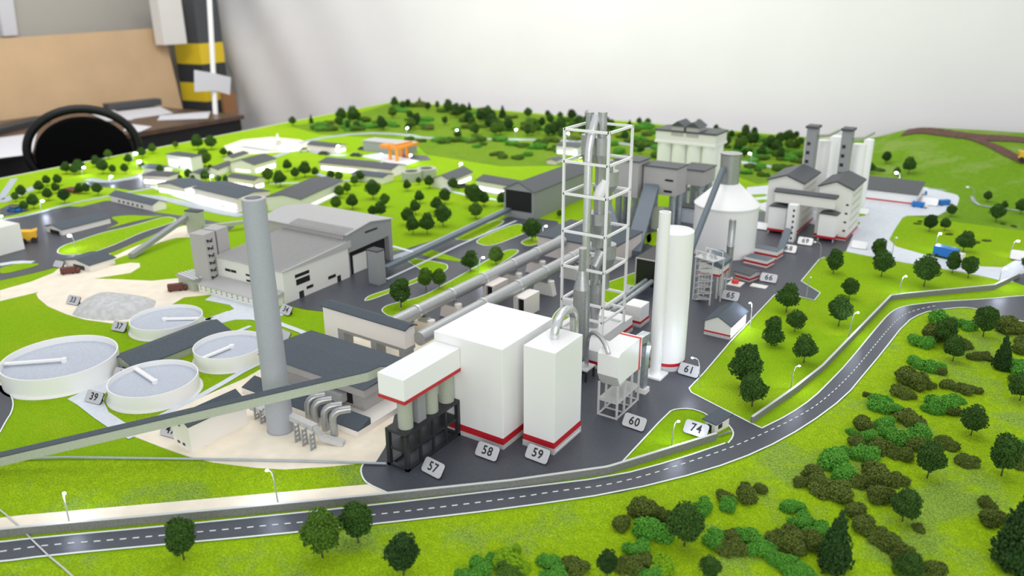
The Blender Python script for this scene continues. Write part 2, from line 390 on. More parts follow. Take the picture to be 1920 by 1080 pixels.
# --- sand coloured areas
sheet('ground_sand_strip', [(-200, 1003), (0, 972), (40, 967), (480, 928), (690, 909), (728, 926), (480, 953), (333, 966), (40, 992), (0, 996), (-200, 1020)], .0012, 'sand')
sheet('ground_sand_yard', [(233, 812), (300, 785), (380, 745), (460, 710), (545, 660), (600, 655), (640, 630), (760, 640), (800, 625), (880, 600), (900, 640), (830, 690), (745, 755), (735, 800), (722, 840), (706, 866), (682, 869), (615, 876), (534, 881), (480, 878), (400, 868), (353, 857), (300, 838)], .0015, 'sand')
sheet('ground_sand_quarry', [(0, 541), (70, 524), (95, 512), (118, 500), (130, 492), (200, 478), (270, 455), (315, 436), (330, 428), (345, 424), (372, 420), (360, 445), (330, 446), (300, 455), (212, 488), (180, 502), (215, 498), (245, 493), (262, 494), (263, 501), (245, 512), (175, 523), (220, 524), (285, 527), (335, 522), (400, 530), (420, 545), (402, 552), (345, 558), (325, 570), (290, 590), (240, 604), (210, 607), (160, 600), (125, 590), (90, 575), (72, 560), (68, 552), (72, 548), (0, 565)], .0012, 'sand')
sheet('ground_sand_field', [(420, 274), (455, 262), (510, 257), (560, 262), (580, 267), (575, 275), (540, 284), (490, 288), (450, 291), (428, 285)], .0012, 'sand')
# --- pale concrete paths
def path(pts, w, m='concrete', z=.0016, nm='path', sm=1): return ribbon(nm, pts, w, z, m, sm)
path([(150, 748), (205, 790), (255, 818)], .030)
sheet('path', [(127, 749), (160, 733), (215, 710), (260, 690), (262, 700), (214, 725), (196, 740), (195, 755), (205, 775), (222, 788), (240, 797), (265, 803), (240, 815), (233, 812)], .0017, 'concrete')
path([(240, 812), (320, 772), (400, 730), (470, 688), (545, 655)], .016)
path([(280, 690), (360, 655), (400, 640), (470, 612)], .012)
path([(385, 600), (440, 590), (480, 600), (540, 610), (640, 660)], .016)
sheet('path', [(385, 563), (402, 552), (440, 560), (480, 572), (535, 590), (500, 600), (440, 600), (410, 608), (395, 598), (440, 580), (430, 572)], .0017, 'concrete')
path([(545, 655), (610, 632), (700, 590)], .012)
path([(430, 585), (380, 603), (350, 615)], .014)
# --- asphalt areas on the far left
sheet('road_quarry_yard', [(-60, 422), (0, 412), (130, 387), (152, 388), (197, 377), (217, 377), (297, 399), (350, 406), (410, 417), (440, 425), (430, 432), (332, 420), (310, 436), (265, 452), (207, 474), (162, 485), (130, 495), (60, 513), (0, 526), (-60, 540)], .0009, 'asphalt')
def island(pts, kerb=True, m='grass', sm=1):
    pw = pxpoly(pts)
    for _ in range(2):
        q = []
        for i in range(len(pw)):
            a = pw[i]; b = pw[(i+1) % len(pw)]; t = .2
            q += [(a[0]*(1-t)+b[0]*t, a[1]*(1-t)+b[1]*t), (a[0]*t+b[0]*(1-t), a[1]*t+b[1]*(1-t))]
        pw = q
    sheet('ground_grass_island', pw, .0018, m, world=True)
    if kerb:
        pl = pw; o = ribbon_mb(MB((pl[0][0], pl[0][1], 0)), pl, .0026, .0023, closed=True).build('trim_kerb', 'kerb'); tag(o, None, None, None, 'structure')
island([(107, 475), (110, 467), (120, 461), (147, 452), (192, 437), (250, 424), (310, 406), (332, 411), (325, 418), (265, 437), (235, 451), (207, 463), (175, 474), (150, 478), (120, 479)])
island([(205, 408), (240, 404), (290, 406), (311, 404), (250, 416), (195, 431), (212, 425), (225, 419)], False)
island([(205, 476), (235, 464), (290, 440), (318, 428), (325, 432), (290, 448), (240, 468), (212, 482)], False)
island([(0, 502), (40, 494), (78, 495), (60, 502), (0, 516)], False)
sheet('ground_grass_strip', [(0, 545), (0, 535), (60, 516), (110, 503), (100, 512), (60, 528)], .0018, 'grass')
path([(0, 497), (30, 492), (60, 493)], .03)
path([(0, 413), (60, 403), (130, 382), (212, 367), (300, 350)], .022, 'path', .0014)
path([(210, 367), (280, 368), (340, 380), (410, 398), (455, 405)], .05, 'path', .0014)
path([(300, 348), (350, 366), (400, 382), (455, 396)], .09, 'concrete', .0012)
sheet('road_left_square', [(145, 343), (200, 340), (240, 334), (262, 326), (290, 318), (300, 330), (275, 340), (290, 350), (245, 357), (215, 352), (170, 350)], .001, 'asphalt')
path([(165, 336), (200, 342), (250, 334), (300, 320), (295, 312), (275, 312)], .05, 'path', .0013)
path([(0, 380), (40, 362), (70, 350)], .05, 'path', .0013)
path([(0, 375), (20, 345), (27, 335)], .03, 'path', .0013)
sheet('road_car_park', [(0, 392), (20, 383), (45, 384), (55, 395), (30, 402), (0, 408)], .001, 'asphalt')
# --- lawn field and little roads of the middle
path([(727, 487), (800, 462), (880, 425), (960, 388)], .030, 'path', .0014)
path([(735, 462), (800, 480), (870, 490)], .014)
path([(725, 525), (800, 490), (880, 452), (968, 415)], .010, 'concrete', .0026)
island([(843, 448), (930, 412), (950, 416), (883, 453)], True)
island([(885, 453), (970, 418), (987, 428), (990, 436), (917, 465)], True)
island([(973, 455), (1010, 440), (1032, 430), (1035, 442), (1010, 458), (990, 463)], True)
island([(782, 470), (800, 466), (872, 490), (860, 492), (790, 480)], False)
island([(750, 482), (762, 483), (838, 495), (840, 505), (825, 515), (770, 535), (700, 562), (682, 566), (690, 556), (740, 540), (800, 515), (780, 500)], True)
island([(714, 583), (725, 573), (790, 558), (850, 525), (880, 508), (950, 468), (978, 470), (940, 495), (860, 540), (800, 572), (760, 597), (728, 594)], True)
island([(1030, 600), (1060, 568), (1100, 545), (1190, 512), (1213, 505), (1213, 530), (1160, 563), (1150, 580), (1060, 640)], True)
island([(1200, 445), (1220, 435), (1222, 455), (1202, 460)], False)
island([(1210, 440), (1250, 430), (1250, 460), (1215, 462)], False)
# grass edge seen left of the middle
path([(452, 245+30), (520, 285), (580, 262), (680, 249), (760, 252), (800, 260), (1010, 262), (1160, 268)], .05, 'path', .0014)
path([(1160, 268), (1330, 295), (1440, 312), (1510, 322)], .05, 'path', .0014)
path([(500, 300), (560, 278), (610, 290), (650, 292)], .04, 'path', .0014)
path([(590, 325), (650, 345), (760, 320), (820, 320)], .03, 'path', .0014)
path([(820, 350), (870, 366), (950, 378)], .02, 'concrete', .0014)
path([(505, 345), (600, 342), (640, 338)], .014, 'concrete', .0014)
sheet('road_slab_gantry', [(675, 293), (712, 287), (787, 302), (757, 311)], .0014, 'concrete')
sheet('road_slab_dark', [(745, 290), (800, 292), (808, 300), (770, 303)], .0012, 'asphalt')
# --- pale concrete yard on the right
sheet('road_pale_yard', [(1400, 352), (1440, 348), (1600, 350), (1760, 352), (1790, 360), (1799, 372), (1795, 385), (1760, 404), (1700, 405), (1692, 409), (1678, 430), (1667, 450), (1680, 463), (1740, 480), (1830, 500), (1880, 502), (1905, 488), (1925, 484), (1990, 490), (1960, 520), (1890, 530), (1860, 522), (1800, 510), (1690, 492), (1640, 483), (1586, 472), (1600, 440), (1440, 400), (1400, 380)], .0016, 'concrete')
island([(1600, 388), (1618, 392), (1628, 398), (1625, 405), (1610, 408), (1596, 402)], True)
island([(1605, 415), (1614, 418), (1608, 424)], False)
island([(1408, 377), (1438, 374), (1438, 380), (1410, 384)], False)
island([(1400, 366), (1438, 364), (1438, 369), (1402, 372)], False)
path([(1740, 354), (1820, 363), (1828, 384), (1860, 390), (1910, 396)], .014, 'path', .003)
sheet('road_dark_corner', [(1885, 523), (1925, 512), (1990, 520), (1990, 545), (1920, 535), (1905, 530)], .0019, 'asphalt')
sheet('road_left_corner', [(0, 722), (10, 726), (20, 740), (26, 757), (22, 775), (12, 790), (0, 812), (-60, 860), (-60, 700)], .0012, 'asphalt')
line('trim_left_kerb', [(-30, 716), (0, 722), (10, 726), (20, 740), (26, 757), (22, 775), (12, 790), (0, 812)])
# joint of the boards and thin service pipe
ribbon('trim_board_joint', [(-30, 935), (0, 958), (33, 985), (60, 1014), (90, 1043), (120, 1068), (160, 1105)], .0022, .0030, 'palegrey', 0)
# --- perimeter fence walls
def fence(name, label, pts, h=.0145, w=.004):
    pl = pxpoly(pts); o_ = Vector((pl[0][0], pl[0][1], 0)); r = thing(name, label, 'wall', o_)
    ribbon_mb(MB(o_), pl, w, h, z0=0).build('fence_panels', 'fence', r)
    ribbon_mb(MB(o_), pl, w+.001, h+.0012, z0=h+.0001).build('coping', 'fencetop', r)
    mb = MB(o_)
    for v in resample(pl, .035):
        mb.cyl(v, .0026, .0026, 0, h, 4, ang=.3)
    tag(mb.build('panel_joints', 'fence', r), None, None, None, 'stuff')
    return r
fence('perimeter_wall', 'long low grey panel wall along the near road, from the sand strip to the gatehouse', [(-200, 1030), (0, 1007), (40, 1003), (480, 963), (697, 942), (960, 914), (1135, 889), (1147, 886), (1342, 825)])
fence('perimeter_wall', 'low grey wall following the road bend above the right lawn', [(1409, 794), (1487, 739), (1541, 696), (1669, 563), (1700, 559), (1863, 543), (1910, 521)])
# --- hill at the back right
hx0, hx1, hy0, hy1 = -.95, XR, 3.25, YB
_a = PY(1702, 241, YB-.1); _b = PY(1918, 252, YB-.1); hc0, hc1, hxa, hxb = _a.z-.004, _b.z-.004, _a.x, _b.x
def hillz(x, y):
    a = (x-hx0)/(hx1-hx0)
    yf = 3.95-.75*min(1, max(0, (x+.75)/1.2))
    b = (y-yf)/(.95)
    b = min(1, max(0, b)); e = min(1, max(0, (x+.95)/.42))
    s = b*b*(3-2*b)*(e*e*(3-2*e))
    return (hc0+(hc1-hc0)*min(1.2, max(0, (x-hxa)/(hxb-hxa))))*s+.006*noise.noise(Vector((x*6, y*6, 0)))*s+.0003
mb = MB((0, 4, 0)); NX, NY = 60, 50; vs = []; fs = []
for j in range(NY+1):
    for i in range(NX+1):
        x = hx0+(hx1-hx0)*i/NX; y = hy0+(hy1-hy0)*j/NY; vs.append((x, y, hillz(x, y)))
fs = [(j*(NX+1)+i, j*(NX+1)+i+1, (j+1)*(NX+1)+i+1, (j+1)*(NX+1)+i) for j in range(NY) for i in range(NX)]
mb.add(vs, fs, True)
ho = mb.build('hill', 'hill'); tag(ho, 'green flocked hill rising at the back right corner', None, None, 'structure')
def hillroad(pts, w):
    pl = smooth(pts, 2); mb = MB((pl[0][0], pl[0][1], 0)); n = len(pl)
    for k in range(n-1):
        a = Vector(pl[k]); b = Vector(pl[k+1]); d = (b-a).normalized(); nn = Vector((-d.y, d.x))
        q = []
        for p in (a, b):
            for t in (-.5, 0, .5):
                v = p+nn*w*t; v.x = min(v.x, XR); v.y = min(v.y, YB); q.append((v.x, v.y, hillz(v.x, v.y)+.004))
        mb.add(q, [(0, 3, 4, 1), (1, 4, 5, 2)], True)
    return tag(fix_normals(mb.build('trim_hill_dirt_road', 'dirt')), None, None, None, 'structure')
def onhill(px, py):
    for k in range(900):
        y = 2.6+.0027*k; p = PY(px, py, y)
        if y > hy0 and hillz(p.x, p.y) >= p.z: return (p.x, p.y)
    p = PY(px, py, YB-.12); return (p.x, YB-.12)
hillroad([(PY(1695, 248, YB-.1).x, YB-.10), (PY(1750, 250, YB-.1).x, YB-.11), onhill(1810, 256), onhill(1870, 259), onhill(1925, 264), onhill(1990, 270)], .15)
hillroad([onhill(1815, 259), onhill(1840, 266), onhill(1868, 278), onhill(1893, 291), onhill(1925, 306)], .05)
# front face of the hill where it meets the table's end
# ================================================================== kiln-end block: white buildings and dark frame
def whitebox(name, label, x0, x1, y0, y1, h, zb, zp=None, cat='building', m='white'):
    r = thing(name, label, cat, (x1, y0, 0)); e = .0006; o = (x1, y0, 0)
    ob = MB(o).box(x0, y0, 0, x1, y1, h).build('wall', m, r)
    bv = ob.modifiers.new('edge', 'BEVEL'); bv.width = .0009; bv.segments = 2
    MB(o).box(x0-e, y0-e, zb[0], x1+e, y1+e, zb[1]).build('red_band', 'red', ob)
    if zp: MB(o).box(x0-2*e, y0-2*e, 0, x1+2*e, y1+2*e, zp).build('plinth', 'grey' if m != 'white' else 'palegrey', r)
    return r
h58 = .204; z1, z2 = HT(-.729, 1.065, 836), HT(-.729, 1.065, 824)
whitebox('mill_building', 'large square white building with red base stripe behind number plate 58', -.888, -.733, 1.065, 1.24, h58, (z1, z2), z1)
z1, z2 = HT(-.645, 1.098, 843), HT(-.645, 1.098, 832)
r59 = whitebox('filter_building', 'tall narrow white building with red base stripe behind number plate 59', -.711, -.645, 1.10, 1.200, .2055, (z1, z2), z1)
MB((-.645, 1.10, 0)).box(-.645, 1.105, .006, -.643, 1.195, .0075).build('floor_strip', 'white', r59)
def arc(a, b, zt, n=14, drop_b=0.):
    a = Vector(a); b = Vector(b); pts = []
    for i in range(n+1):
        t = PI*i/n; c = (a+b)/2; hv = (a-b)/2; s_ = math.sin(t)
        base = min(a.z, b.z) if False else None
        p = c+hv*math.cos(t); z = a.z*(1-i/n)+b.z*(i/n); p.z = max(a.z, b.z)+(zt-max(a.z, b.z))*s_ if False else z+(zt-(a.z+b.z)/2)*s_
        pts.append(p)
    return pts
a = P(1040, 634, .2055); b = Vector((a.x-.012, a.y+.094, .17))
pk = HT(a.x, a.y+.03, 590)
pp = arc((a.x, a.y, pk-.028), (b.x, b.y, pk-.035), pk)
tag(fix_normals(MB((a.x, a.y, .2055)).tube([a]+pp+[(b.x, b.y, .10)], .0085, 16).build('bent_pipe', 'alu')), 'thick silver pipe bending over from the narrow white building to the bottle-shaped stack', 'pipe')
# dark frame with silos and the raised gallery
FX0, FX1, FY0, FY1, FH = -.880, -.831, .91, 1.064, .076
r = thing('support_frame', 'black open two-storey support frame under four grey silos beside number plate 57', 'frame', (FX1, FY0, 0)); o = (FX1, FY0, 0)
mb = MB(o); w = .0075
ys = [FY0+w/2+(FY1-FY0-w)*i/4 for i in range(5)]
for x in (FX0+w/2, FX1-w/2):
    for i, y in enumerate(ys):
        MB(o).box(x-w/2 if i in (0, 4) else x-w/3, y-w/2 if i in (0, 4) else y-w/3, 0, x+w/2 if i in (0, 4) else x+w/3, y+w/2 if i in (0, 4) else y+w/3, FH-.004).build('post', 'charcoal', r)
MB(o).box(FX0, FY0, FH-.005, FX1, FY1, FH).build('deck', 'charcoal', r)
MB(o).box(FX0+.002, FY0+.002, .036, FX1-.002, FY1-.002, .041).build('middle_deck', 'charcoal', r)
m2 = MB(o)
for x in (FX0+w/2, FX1-w/2): m2.box(x-w/2, FY0, 0, x+w/2, FY1, .006)
for y in (FY0+w/2, FY1-w/2): m2.box(FX0, y-w/2, 0, FX1, y+w/2, .006)
m2.build('base_rail', 'charcoal', r)
for k in (1, 2, 3): MB(o).cyl((FX1-.028, ys[k]-.008), .004, .004, .050, FH-.005, 14).build('hopper_spout', 'alu', r)
gx1 = FX1+.004; gx0 = FX0-.006
gy0 = P(746, 752, .12).y
gz0 = .117; gz1 = PY(849, 648, 1.064).z; gz0 = PY(851, 692, 1.064).z
gyf = PX(742, 703, gx1)   # sanity only
G0y = FY0-.004
r = thing('gallery', 'long white raised gallery with red bottom stripe sitting on four grey silos', 'building', (gx1, G0y, gz0)); o = (gx1, G0y, gz0)
b_ = MB(o).box(gx0, G0y, gz0+.006, gx1, 1.0642, gz1).build('wall', 'white', r); bv = b_.modifiers.new('edge', 'BEVEL'); bv.width = .0015; bv.segments = 2
MB(o).box(gx0-.0006, G0y-.0006, gz0, gx1+.0006, 1.064, gz0+.0062).build('red_band', 'red', r)
cx = (FX0+FX1)/2+.004
for i, (ppx, ppy) in enumerate(((750, 806), (775, 793), (800, 777), (829, 757))):
    q = P(ppx, ppy-4, FH)
    yy = q.y+.009
    lab = ['first grey-green round silo at the free end of the raised white gallery', 'square grey silo between the round ones under the raised white gallery', 'middle round grey-green silo right behind the square one under the gallery', 'innermost round grey silo under the gallery, closest to the large white building'][i]
    c = (cx, yy)
    if i == 1: s_ = MB((cx, yy, FH)).box(cx-.012, yy-.011, FH, cx+.012, yy+.011, gz0).build('square_silo', 'grey')
    else: s_ = MB((cx, yy, FH)).cyl(c, .0135+.0012*(i > 1), .0135+.0012*(i > 1), FH, gz0, 36).build('round_silo', 'sage')
    tag(s_, lab, 'silo', None)
# long sloping conveyor coming in from the left
zc = (gz0+gz1)/2+.012
Ce = Vector((gx0, G0y+.03, zc)); 
Cb = PY(708, 686, Ce.y-.006); Cb = P(700, 688, zc+.001)
pend = P(748, 684, zc); pb = P(690, 694, zc-.004); ps = P(-60, 868, .022)
pts = [ps, pb, P(712, 684, zc), pend]
tag(fix_normals(MB(ps).beam(pts, .018, .017).build('belt_gallery', 'sage')), 'very long sloping grey belt gallery crossing the sand area up to the white gallery', 'conveyor')
cv = bpy.data.objects['belt_gallery']
fix_normals(MB(ps).beam([p+Vector((0, 0, .0022)) for p in pts], .0195, .0020).build('dark_roof', 'roof', cv))
MB(ps).box(pb.x-.004, pb.y-.004, 0, pb.x+.004, pb.y+.004, pb.z-.016).build('trestle', 'grey', cv) if False else None
tag(fix_normals(MB(P(30, 860)).tube([P(30, 860, .004), P(120, 857, .004), P(350, 860, .004), P(560, 864, .004), P(724, 869, .004)], .0022, 8).build('service_pipe', 'path')), 'thin pale pipe lying along the grass below the long conveyor', 'pipe')
# ================================================================== chimney, flues
c = P(527, 806); rb = RAD(527, 806, 24.5); ht = HT(c.x, c.y, 371); rtp = 22/F_*proj(c.x, c.y, ht)[2]
ch = thing('chimney', 'tall grey tapering chimney in front of the dark-roofed hall', 'chimney', c)
MB(c).lathe(c, [(rb, 0), (rb, 0), (rtp, ht), (rtp, ht), (rtp*.72, ht), (rtp*.72, ht), (rtp*.70, ht-.05), (0.0001, ht-.05)], 64).build('shaft', 'chimney', ch)
MB(c).cyl(c, rb*1.05, rb*1.05, 0, .003, 64).build('base_ring', 'chimney', ch)
MB(c).lathe(c, [(rtp*1.005, ht-.0022), (rtp*1.015, ht), (rtp*1.015, ht), (rtp*.71, ht+.0003)], 64).build('rim', 'palegrey', ch)
def trestle(name, label, c, h, ang=0.):
    """lattice trestle of crossed bars"""
    r = thing(name, label, 'support', (c.x, c.y, 0), ang); w = .011
    for x in (-w/2, w/2):
        MB().bar((x, 0, 0), (x*.8, 0, h), .0022).build('leg', 'grey', r)
    mb = MB(); n = 4
    for k in range(n):
        a_ = h*(k+.05)/n; b_ = h*(k+1)/n
        mb.bar((-w/2, 0, a_), (w/2, 0, b_), .0018); mb.bar((w/2, 0, a_), (-w/2, 0, b_), .0018)
    tag(mb.build('bracing', 'grey', r), None, None, None, None)
    return r
th = .030
d0 = P(527, 806)+Vector((.0, .0, 0)); 
e0 = P(536, 772, th+.008); e1 = P(590, 797, th+.008)
flue = thing('flue_duct', 'light grey boxed flue duct running from the chimney down to four bent pipes', 'duct', (e1.x, e1.y, 0)); o = (e1.x, e1.y, 0)
f2 = P(645, 831, .006)
fa = [Vector((c.x+.01, c.y, th+.008)), e0, e1]
fix_normals(MB(o).beam(fa, .014, .011).build('upper_duct', 'palegrey', flue))
fix_normals(MB(o).beam([e1-Vector((0, 0, .001)), e1+(f2-e1)*.25-Vector((0, 0, .012)), f2+Vector((0, 0, .004))], .013, .010).build('lower_duct', 'palegrey', flue))
dd = (e1-e0).normalized()
for i, (x, y, lab) in enumerate(((559, 829, 'lattice trestle under the flue duct, the one beside the chimney'), (573, 836, 'middle lattice trestle under the flue duct'), (588, 844, 'lattice trestle under the flue duct, the one at its bend'))):
    q = P(x, y); trestle('trestle', lab, q, HT(q.x, q.y, [796, 804, 812][i]), math.atan2(dd.y, dd.x)+PI/2)
g0 = P(473, 757, .026); g1 = Vector((c.x-.01, c.y+.005, .03))
fl2 = thing('flue_duct', 'short light grey flue duct entering the far side of the chimney', 'duct', (g0.x, g0.y, 0))
fix_normals(MB((g0.x, g0.y, 0)).beam([g0, (g0+g1)/2, g1], .016, .010).build('duct_box', 'palegrey', fl2))
for i, (x, y, t) in enumerate(((483, 786, 762), (494, 794, 768), (506, 799, 772))):
    q = P(x, y); trestle('trestle', ['outermost', 'middle', 'innermost'][i]+' lattice trestle under the short duct behind the chimney', q, HT(q.x, q.y, t), math.atan2((g1-g0).y, (g1-g0).x)+PI/2)
for i, (tx, ty, bx_, by_) in enumerate(((598, 741, 580, 782), (613, 748, 592, 791), (634, 758, 611, 806), (648, 766, 627, 817))):
    bq = P(bx_, by_, .010); tz = HT(bq.x, bq.y, ty+4)
    tq = P(tx+6, ty+3, tz-.004)
    a_ = Vector((bq.x, bq.y, .010)); up1 = Vector((bq.x, bq.y, tz-.018)); dx = (tq-up1); dx.z = 0; dn = dx.normalized()
    pts = [a_, up1]+[up1+dn*(.016*(1-math.cos(t)))+Vector((0, 0, .016*math.sin(t))) for t in (PI/8, PI/4, 3*PI/8, PI/2)]
    pts += [pts[-1]+dn*.018]
    tag(fix_normals(MB(a_).tube(pts, .0074, 16).build('bent_pipe', 'silver')), ['first', 'second', 'third', 'fourth'][i]+' silver bent pipe counted from the chimney, arching from flue duct to hall', 'pipe', None)
# ================================================================== dark-roofed hall beside the chimney
fr = Fr((672, 822), (552, 772), (736, 778)); W = .21; fr.wx = fr.wx
hall = thing('cooler_hall', 'stepped cream hall with big dark roof behind the four bent pipes', 'building', fr.o, fr.a)
Wl = .335; Dl = .205
MB().box(-Wl, 0, 0, 0, Dl, .014).build('wall', 'cream', hall)
fix_normals(MB().ext([(.000, .014), (.000, .0155), (.036, .028), (.036, .014)], -Wl, -.000, 'x').build('lean_to_roof', 'roof', hall))
zu0 = .053; zu1 = .070
MB().box(-Wl+.01, .066, .014, -.045, Dl-.01, zu0).build('upper_wall', 'warmgrey', hall)
hw_ = fr.w(0, .04); 
MB().box(-Wl, .054, zu0, -.031, Dl, zu1).build('fascia', 'warmgrey', hall)
fix_normals(MB().ext([(.052, zu1), (.052, zu1+.001), (Dl/2+.03, zu1+.006), (Dl+.002, zu1+.001), (Dl+.002, zu1)], -Wl-.002, -.029, 'x').build('roof', 'roof', hall))
MB().box(-.19, .0652, .022, -.075, .0665, zu0-.004).build('bay_opening', 'dark', hall)
MB().box(-.15, .048, .026, -.09, .066, .044).build('pipe_inlet', 'palegrey', hall)
# ================================================================== portal building
fr = Fr((762, 690), (611, 640), wy=.030)
zt = fr.h(619); zbm = fr.h(655)
pr_ = thing('portal_building', 'long cream building with dark gabled roof raised on a grey portal frame', 'building', fr.o, fr.a)
W, D = fr.wx, .034
MB().box(-W, 0, zbm, 0, D, zt).build('wall', 'cream', pr_)
MB().box(-W, 0, 0, -W+.045, D, zbm).build('side_wall', 'cream', pr_)
MB().box(-W+.045, .001, zbm-.008, 0, D-.001, zbm).build('beam', 'grey', pr_)
for x in (-W+.045, -W*.42, -.022): MB().box(x, .002, 0, x+.018, D-.002, zbm-.008).build('leg', 'grey', pr_)
s_ = .008
fix_normals(MB().ext([(-.004, zt-.001), (-.004, zt+.0015), (D/2, zt+s_+.002), (D+.004, zt+.0015), (D+.004, zt-.001), (D/2, zt+s_-.001)], -W-.006, .006, 'x').build('roof', 'roof', pr_))
# ================================================================== rotary kilns
kx1, kx2, kz, kr = -1.207, -1.096, .064, .0165
def kiln(label, x, y0, y1, rings):
    k = thing('rotary_kiln', label, 'kiln', (x, y0, kz)); o = (x, y0, kz)
    sh = MB(o).tube([(x, y0, kz), (x, y1, kz)], kr, 36).build('shell', 'kiln', k)
    for y in rings: MB(o).tube([(x, y-.003, kz), (x, y+.003, kz)], kr+.0022, 36).build('riding_ring', 'alu', sh)
ring1 = [PX(px, py, kx1).y for px, py in ((780, 585), (845, 555), (905, 525), (960, 496), (1005, 472), (1052, 450))]
ring2 = [PX(px, py, kx2).y for px, py in ((905, 570), (970, 540), (1020, 514), (1070, 490))]
kiln('silver rotary kiln tube beside the lawn, the farther of the two long tubes', kx1, 1.27, 2.09, ring1)
kiln('silver rotary kiln tube running behind the big white building, the nearer of the two', kx2, 1.262, 2.09, ring2)
def pier(label, x, y, m='pink'):
    p_ = thing('kiln_pier', label, 'pier', (x, y, 0))
    fix_normals(MB((x, y, 0)).ext([(x-.034, 0), (x+.034, 0), (x+.026, .034), (x-.026, .034)], y-.010, y+.010, 'y').build('block', m, p_))
    MB((x, y, 0)).cyl((x+.020, y), .010, .010, .0, .042, 24).build('roller_drum', 'cream', p_)
    MB((x, y, 0)).box(x-.018, y-.006, .034, x+.014, y+.006, kz-kr-.0005).build('saddle', 'silver', p_)
for y, l in ((ring1[1], 'pinkish kiln pier under the farther tube, just behind the portal building'), (ring1[3], 'pinkish kiln pier under the middle of the farther tube'), (ring1[4], 'pinkish kiln pier under the farther tube near the cream end building')):
    pier(l, kx1, y+.004)
for y, l, m in ((ring2[2], 'bright trapezoid kiln pier under the nearer tube beside the drive boxes', 'offwhite'), (ring2[3], 'pale kiln pier under the nearer tube next to the white lattice tower', 'offwhite')):
    pier(l, kx2, y+.004, m)
pier('sand coloured kiln pier right beside the end of the portal building', kx1+.01, ring1[0]+.02, 'sand')
for (fx, fy), l in ((((984, 598)), 'cream open-ended box under the nearer kiln tube'), (((925, 574)), 'pinkish open-ended box under the farther kiln tube')):
    q = P(fx, fy); r = thing('drive_box', l, 'box', q); L_ = .072
    hh = HT(q.x, q.y, fy-37); mmat = 'cream' if fx > 950 else 'pink'; x0, x1, y0, y1 = q.x-.026, q.x, q.y, q.y+L_
    MB(q).box(x0, y0+.008, 0, x1, y1, hh).build('housing', mmat, r)
    mb = MB(q); mb.box(x0, y0, hh-.003, x1, y0+.008, hh).box(x0, y0, 0, x0+.003, y0+.008, hh-.003).box(x1-.003, y0, 0, x1, y0+.008, hh-.003); mb.build('opening_frame', mmat, r)
    MB(q).box(x0+.003, y0+.0074, 0, x1-.003, y0+.0082, hh-.003).build('dark_opening', 'dark', r)
    fix_normals(MB(q).ext([(x0-.003, hh), (x0-.016, hh-.004), (x0-.016, 0), (x0, 0), (x0, hh)], y0+.01, y1, 'y').build('side_ledge', mmat, r))
# cream raw-mill buildings at the far kiln end
fr = Fr((1152, 512), (1030, 478), (1201, 471)); 
X1, Y1 = fr.o.x, 2.095
q = P(1201, 471); x1 = q.x; y1 = q.y
kb = thing('mill_hall', 'pinkish cream hall with dark roof where both kiln tubes end', 'building', (x1, Y1, 0)); o = (x1, Y1, 0)
hh = HT(x1, y1, 436)
MB(o).box(-1.30, Y1, 0, x1, y1, hh).build('wall', 'pink', kb); MB(o).box(-1.304, Y1-.004, hh, x1+.004, y1+.004, hh+.004).build('roof', 'roof', kb)
for i in range(3): MB(o).box(-1.13+.02*i, Y1-.0008, hh*.5, -1.12+.02*i, Y1+.001, hh*.5+.010).build('window', 'glass', kb)
# second building further up carrying the wide conveyors
# ================================================================== white lattice tower with cyclones
TX0, TX1, TY0, TY1 = -.885, -.776, 1.536, 1.650
b2y1 = 1.70; hb2 = HT(-.78, 1.70, 592)
whitebox('base_building', 'low white building with red stripe carrying the white lattice tower', -.905, -.775, 1.530, 1.700, hb2, (.010, .018), .010)
hb1 = .043
whitebox('base_building', 'low white stepped building with red stripe behind the arched silver pipe', -.850, -.715, 1.460, 1.5285, hb1, (.010, .018), .010)
tw = thing('lattice_tower', 'tall white open lattice tower with seven levels around silver cyclones', 'tower', (TX1, TY0, hb2)); o = (TX1, TY0, hb2)
lv = [.079, .117, .200, .284, .371, .444, .515]; wz = .0052
for x in (TX0, TX1):
    for y in (TY0, TY1): MB(o).box(x-wz/2, y-wz/2, hb2, x+wz/2, y+wz/2, lv[-1]+wz/2).build('post', 'white', tw)
for z in [hb2+.003]+lv:
    mb = MB(o)
    for y in (TY0, TY1): mb.box(TX0, y-wz/2, z-wz/2, TX1, y+wz/2, z+wz/2)
    for x in (TX0, TX1): mb.box(x-wz/2, TY0, z-wz/2, x+wz/2, TY1, z+wz/2)
    mb.build('level_frame', 'white', tw)
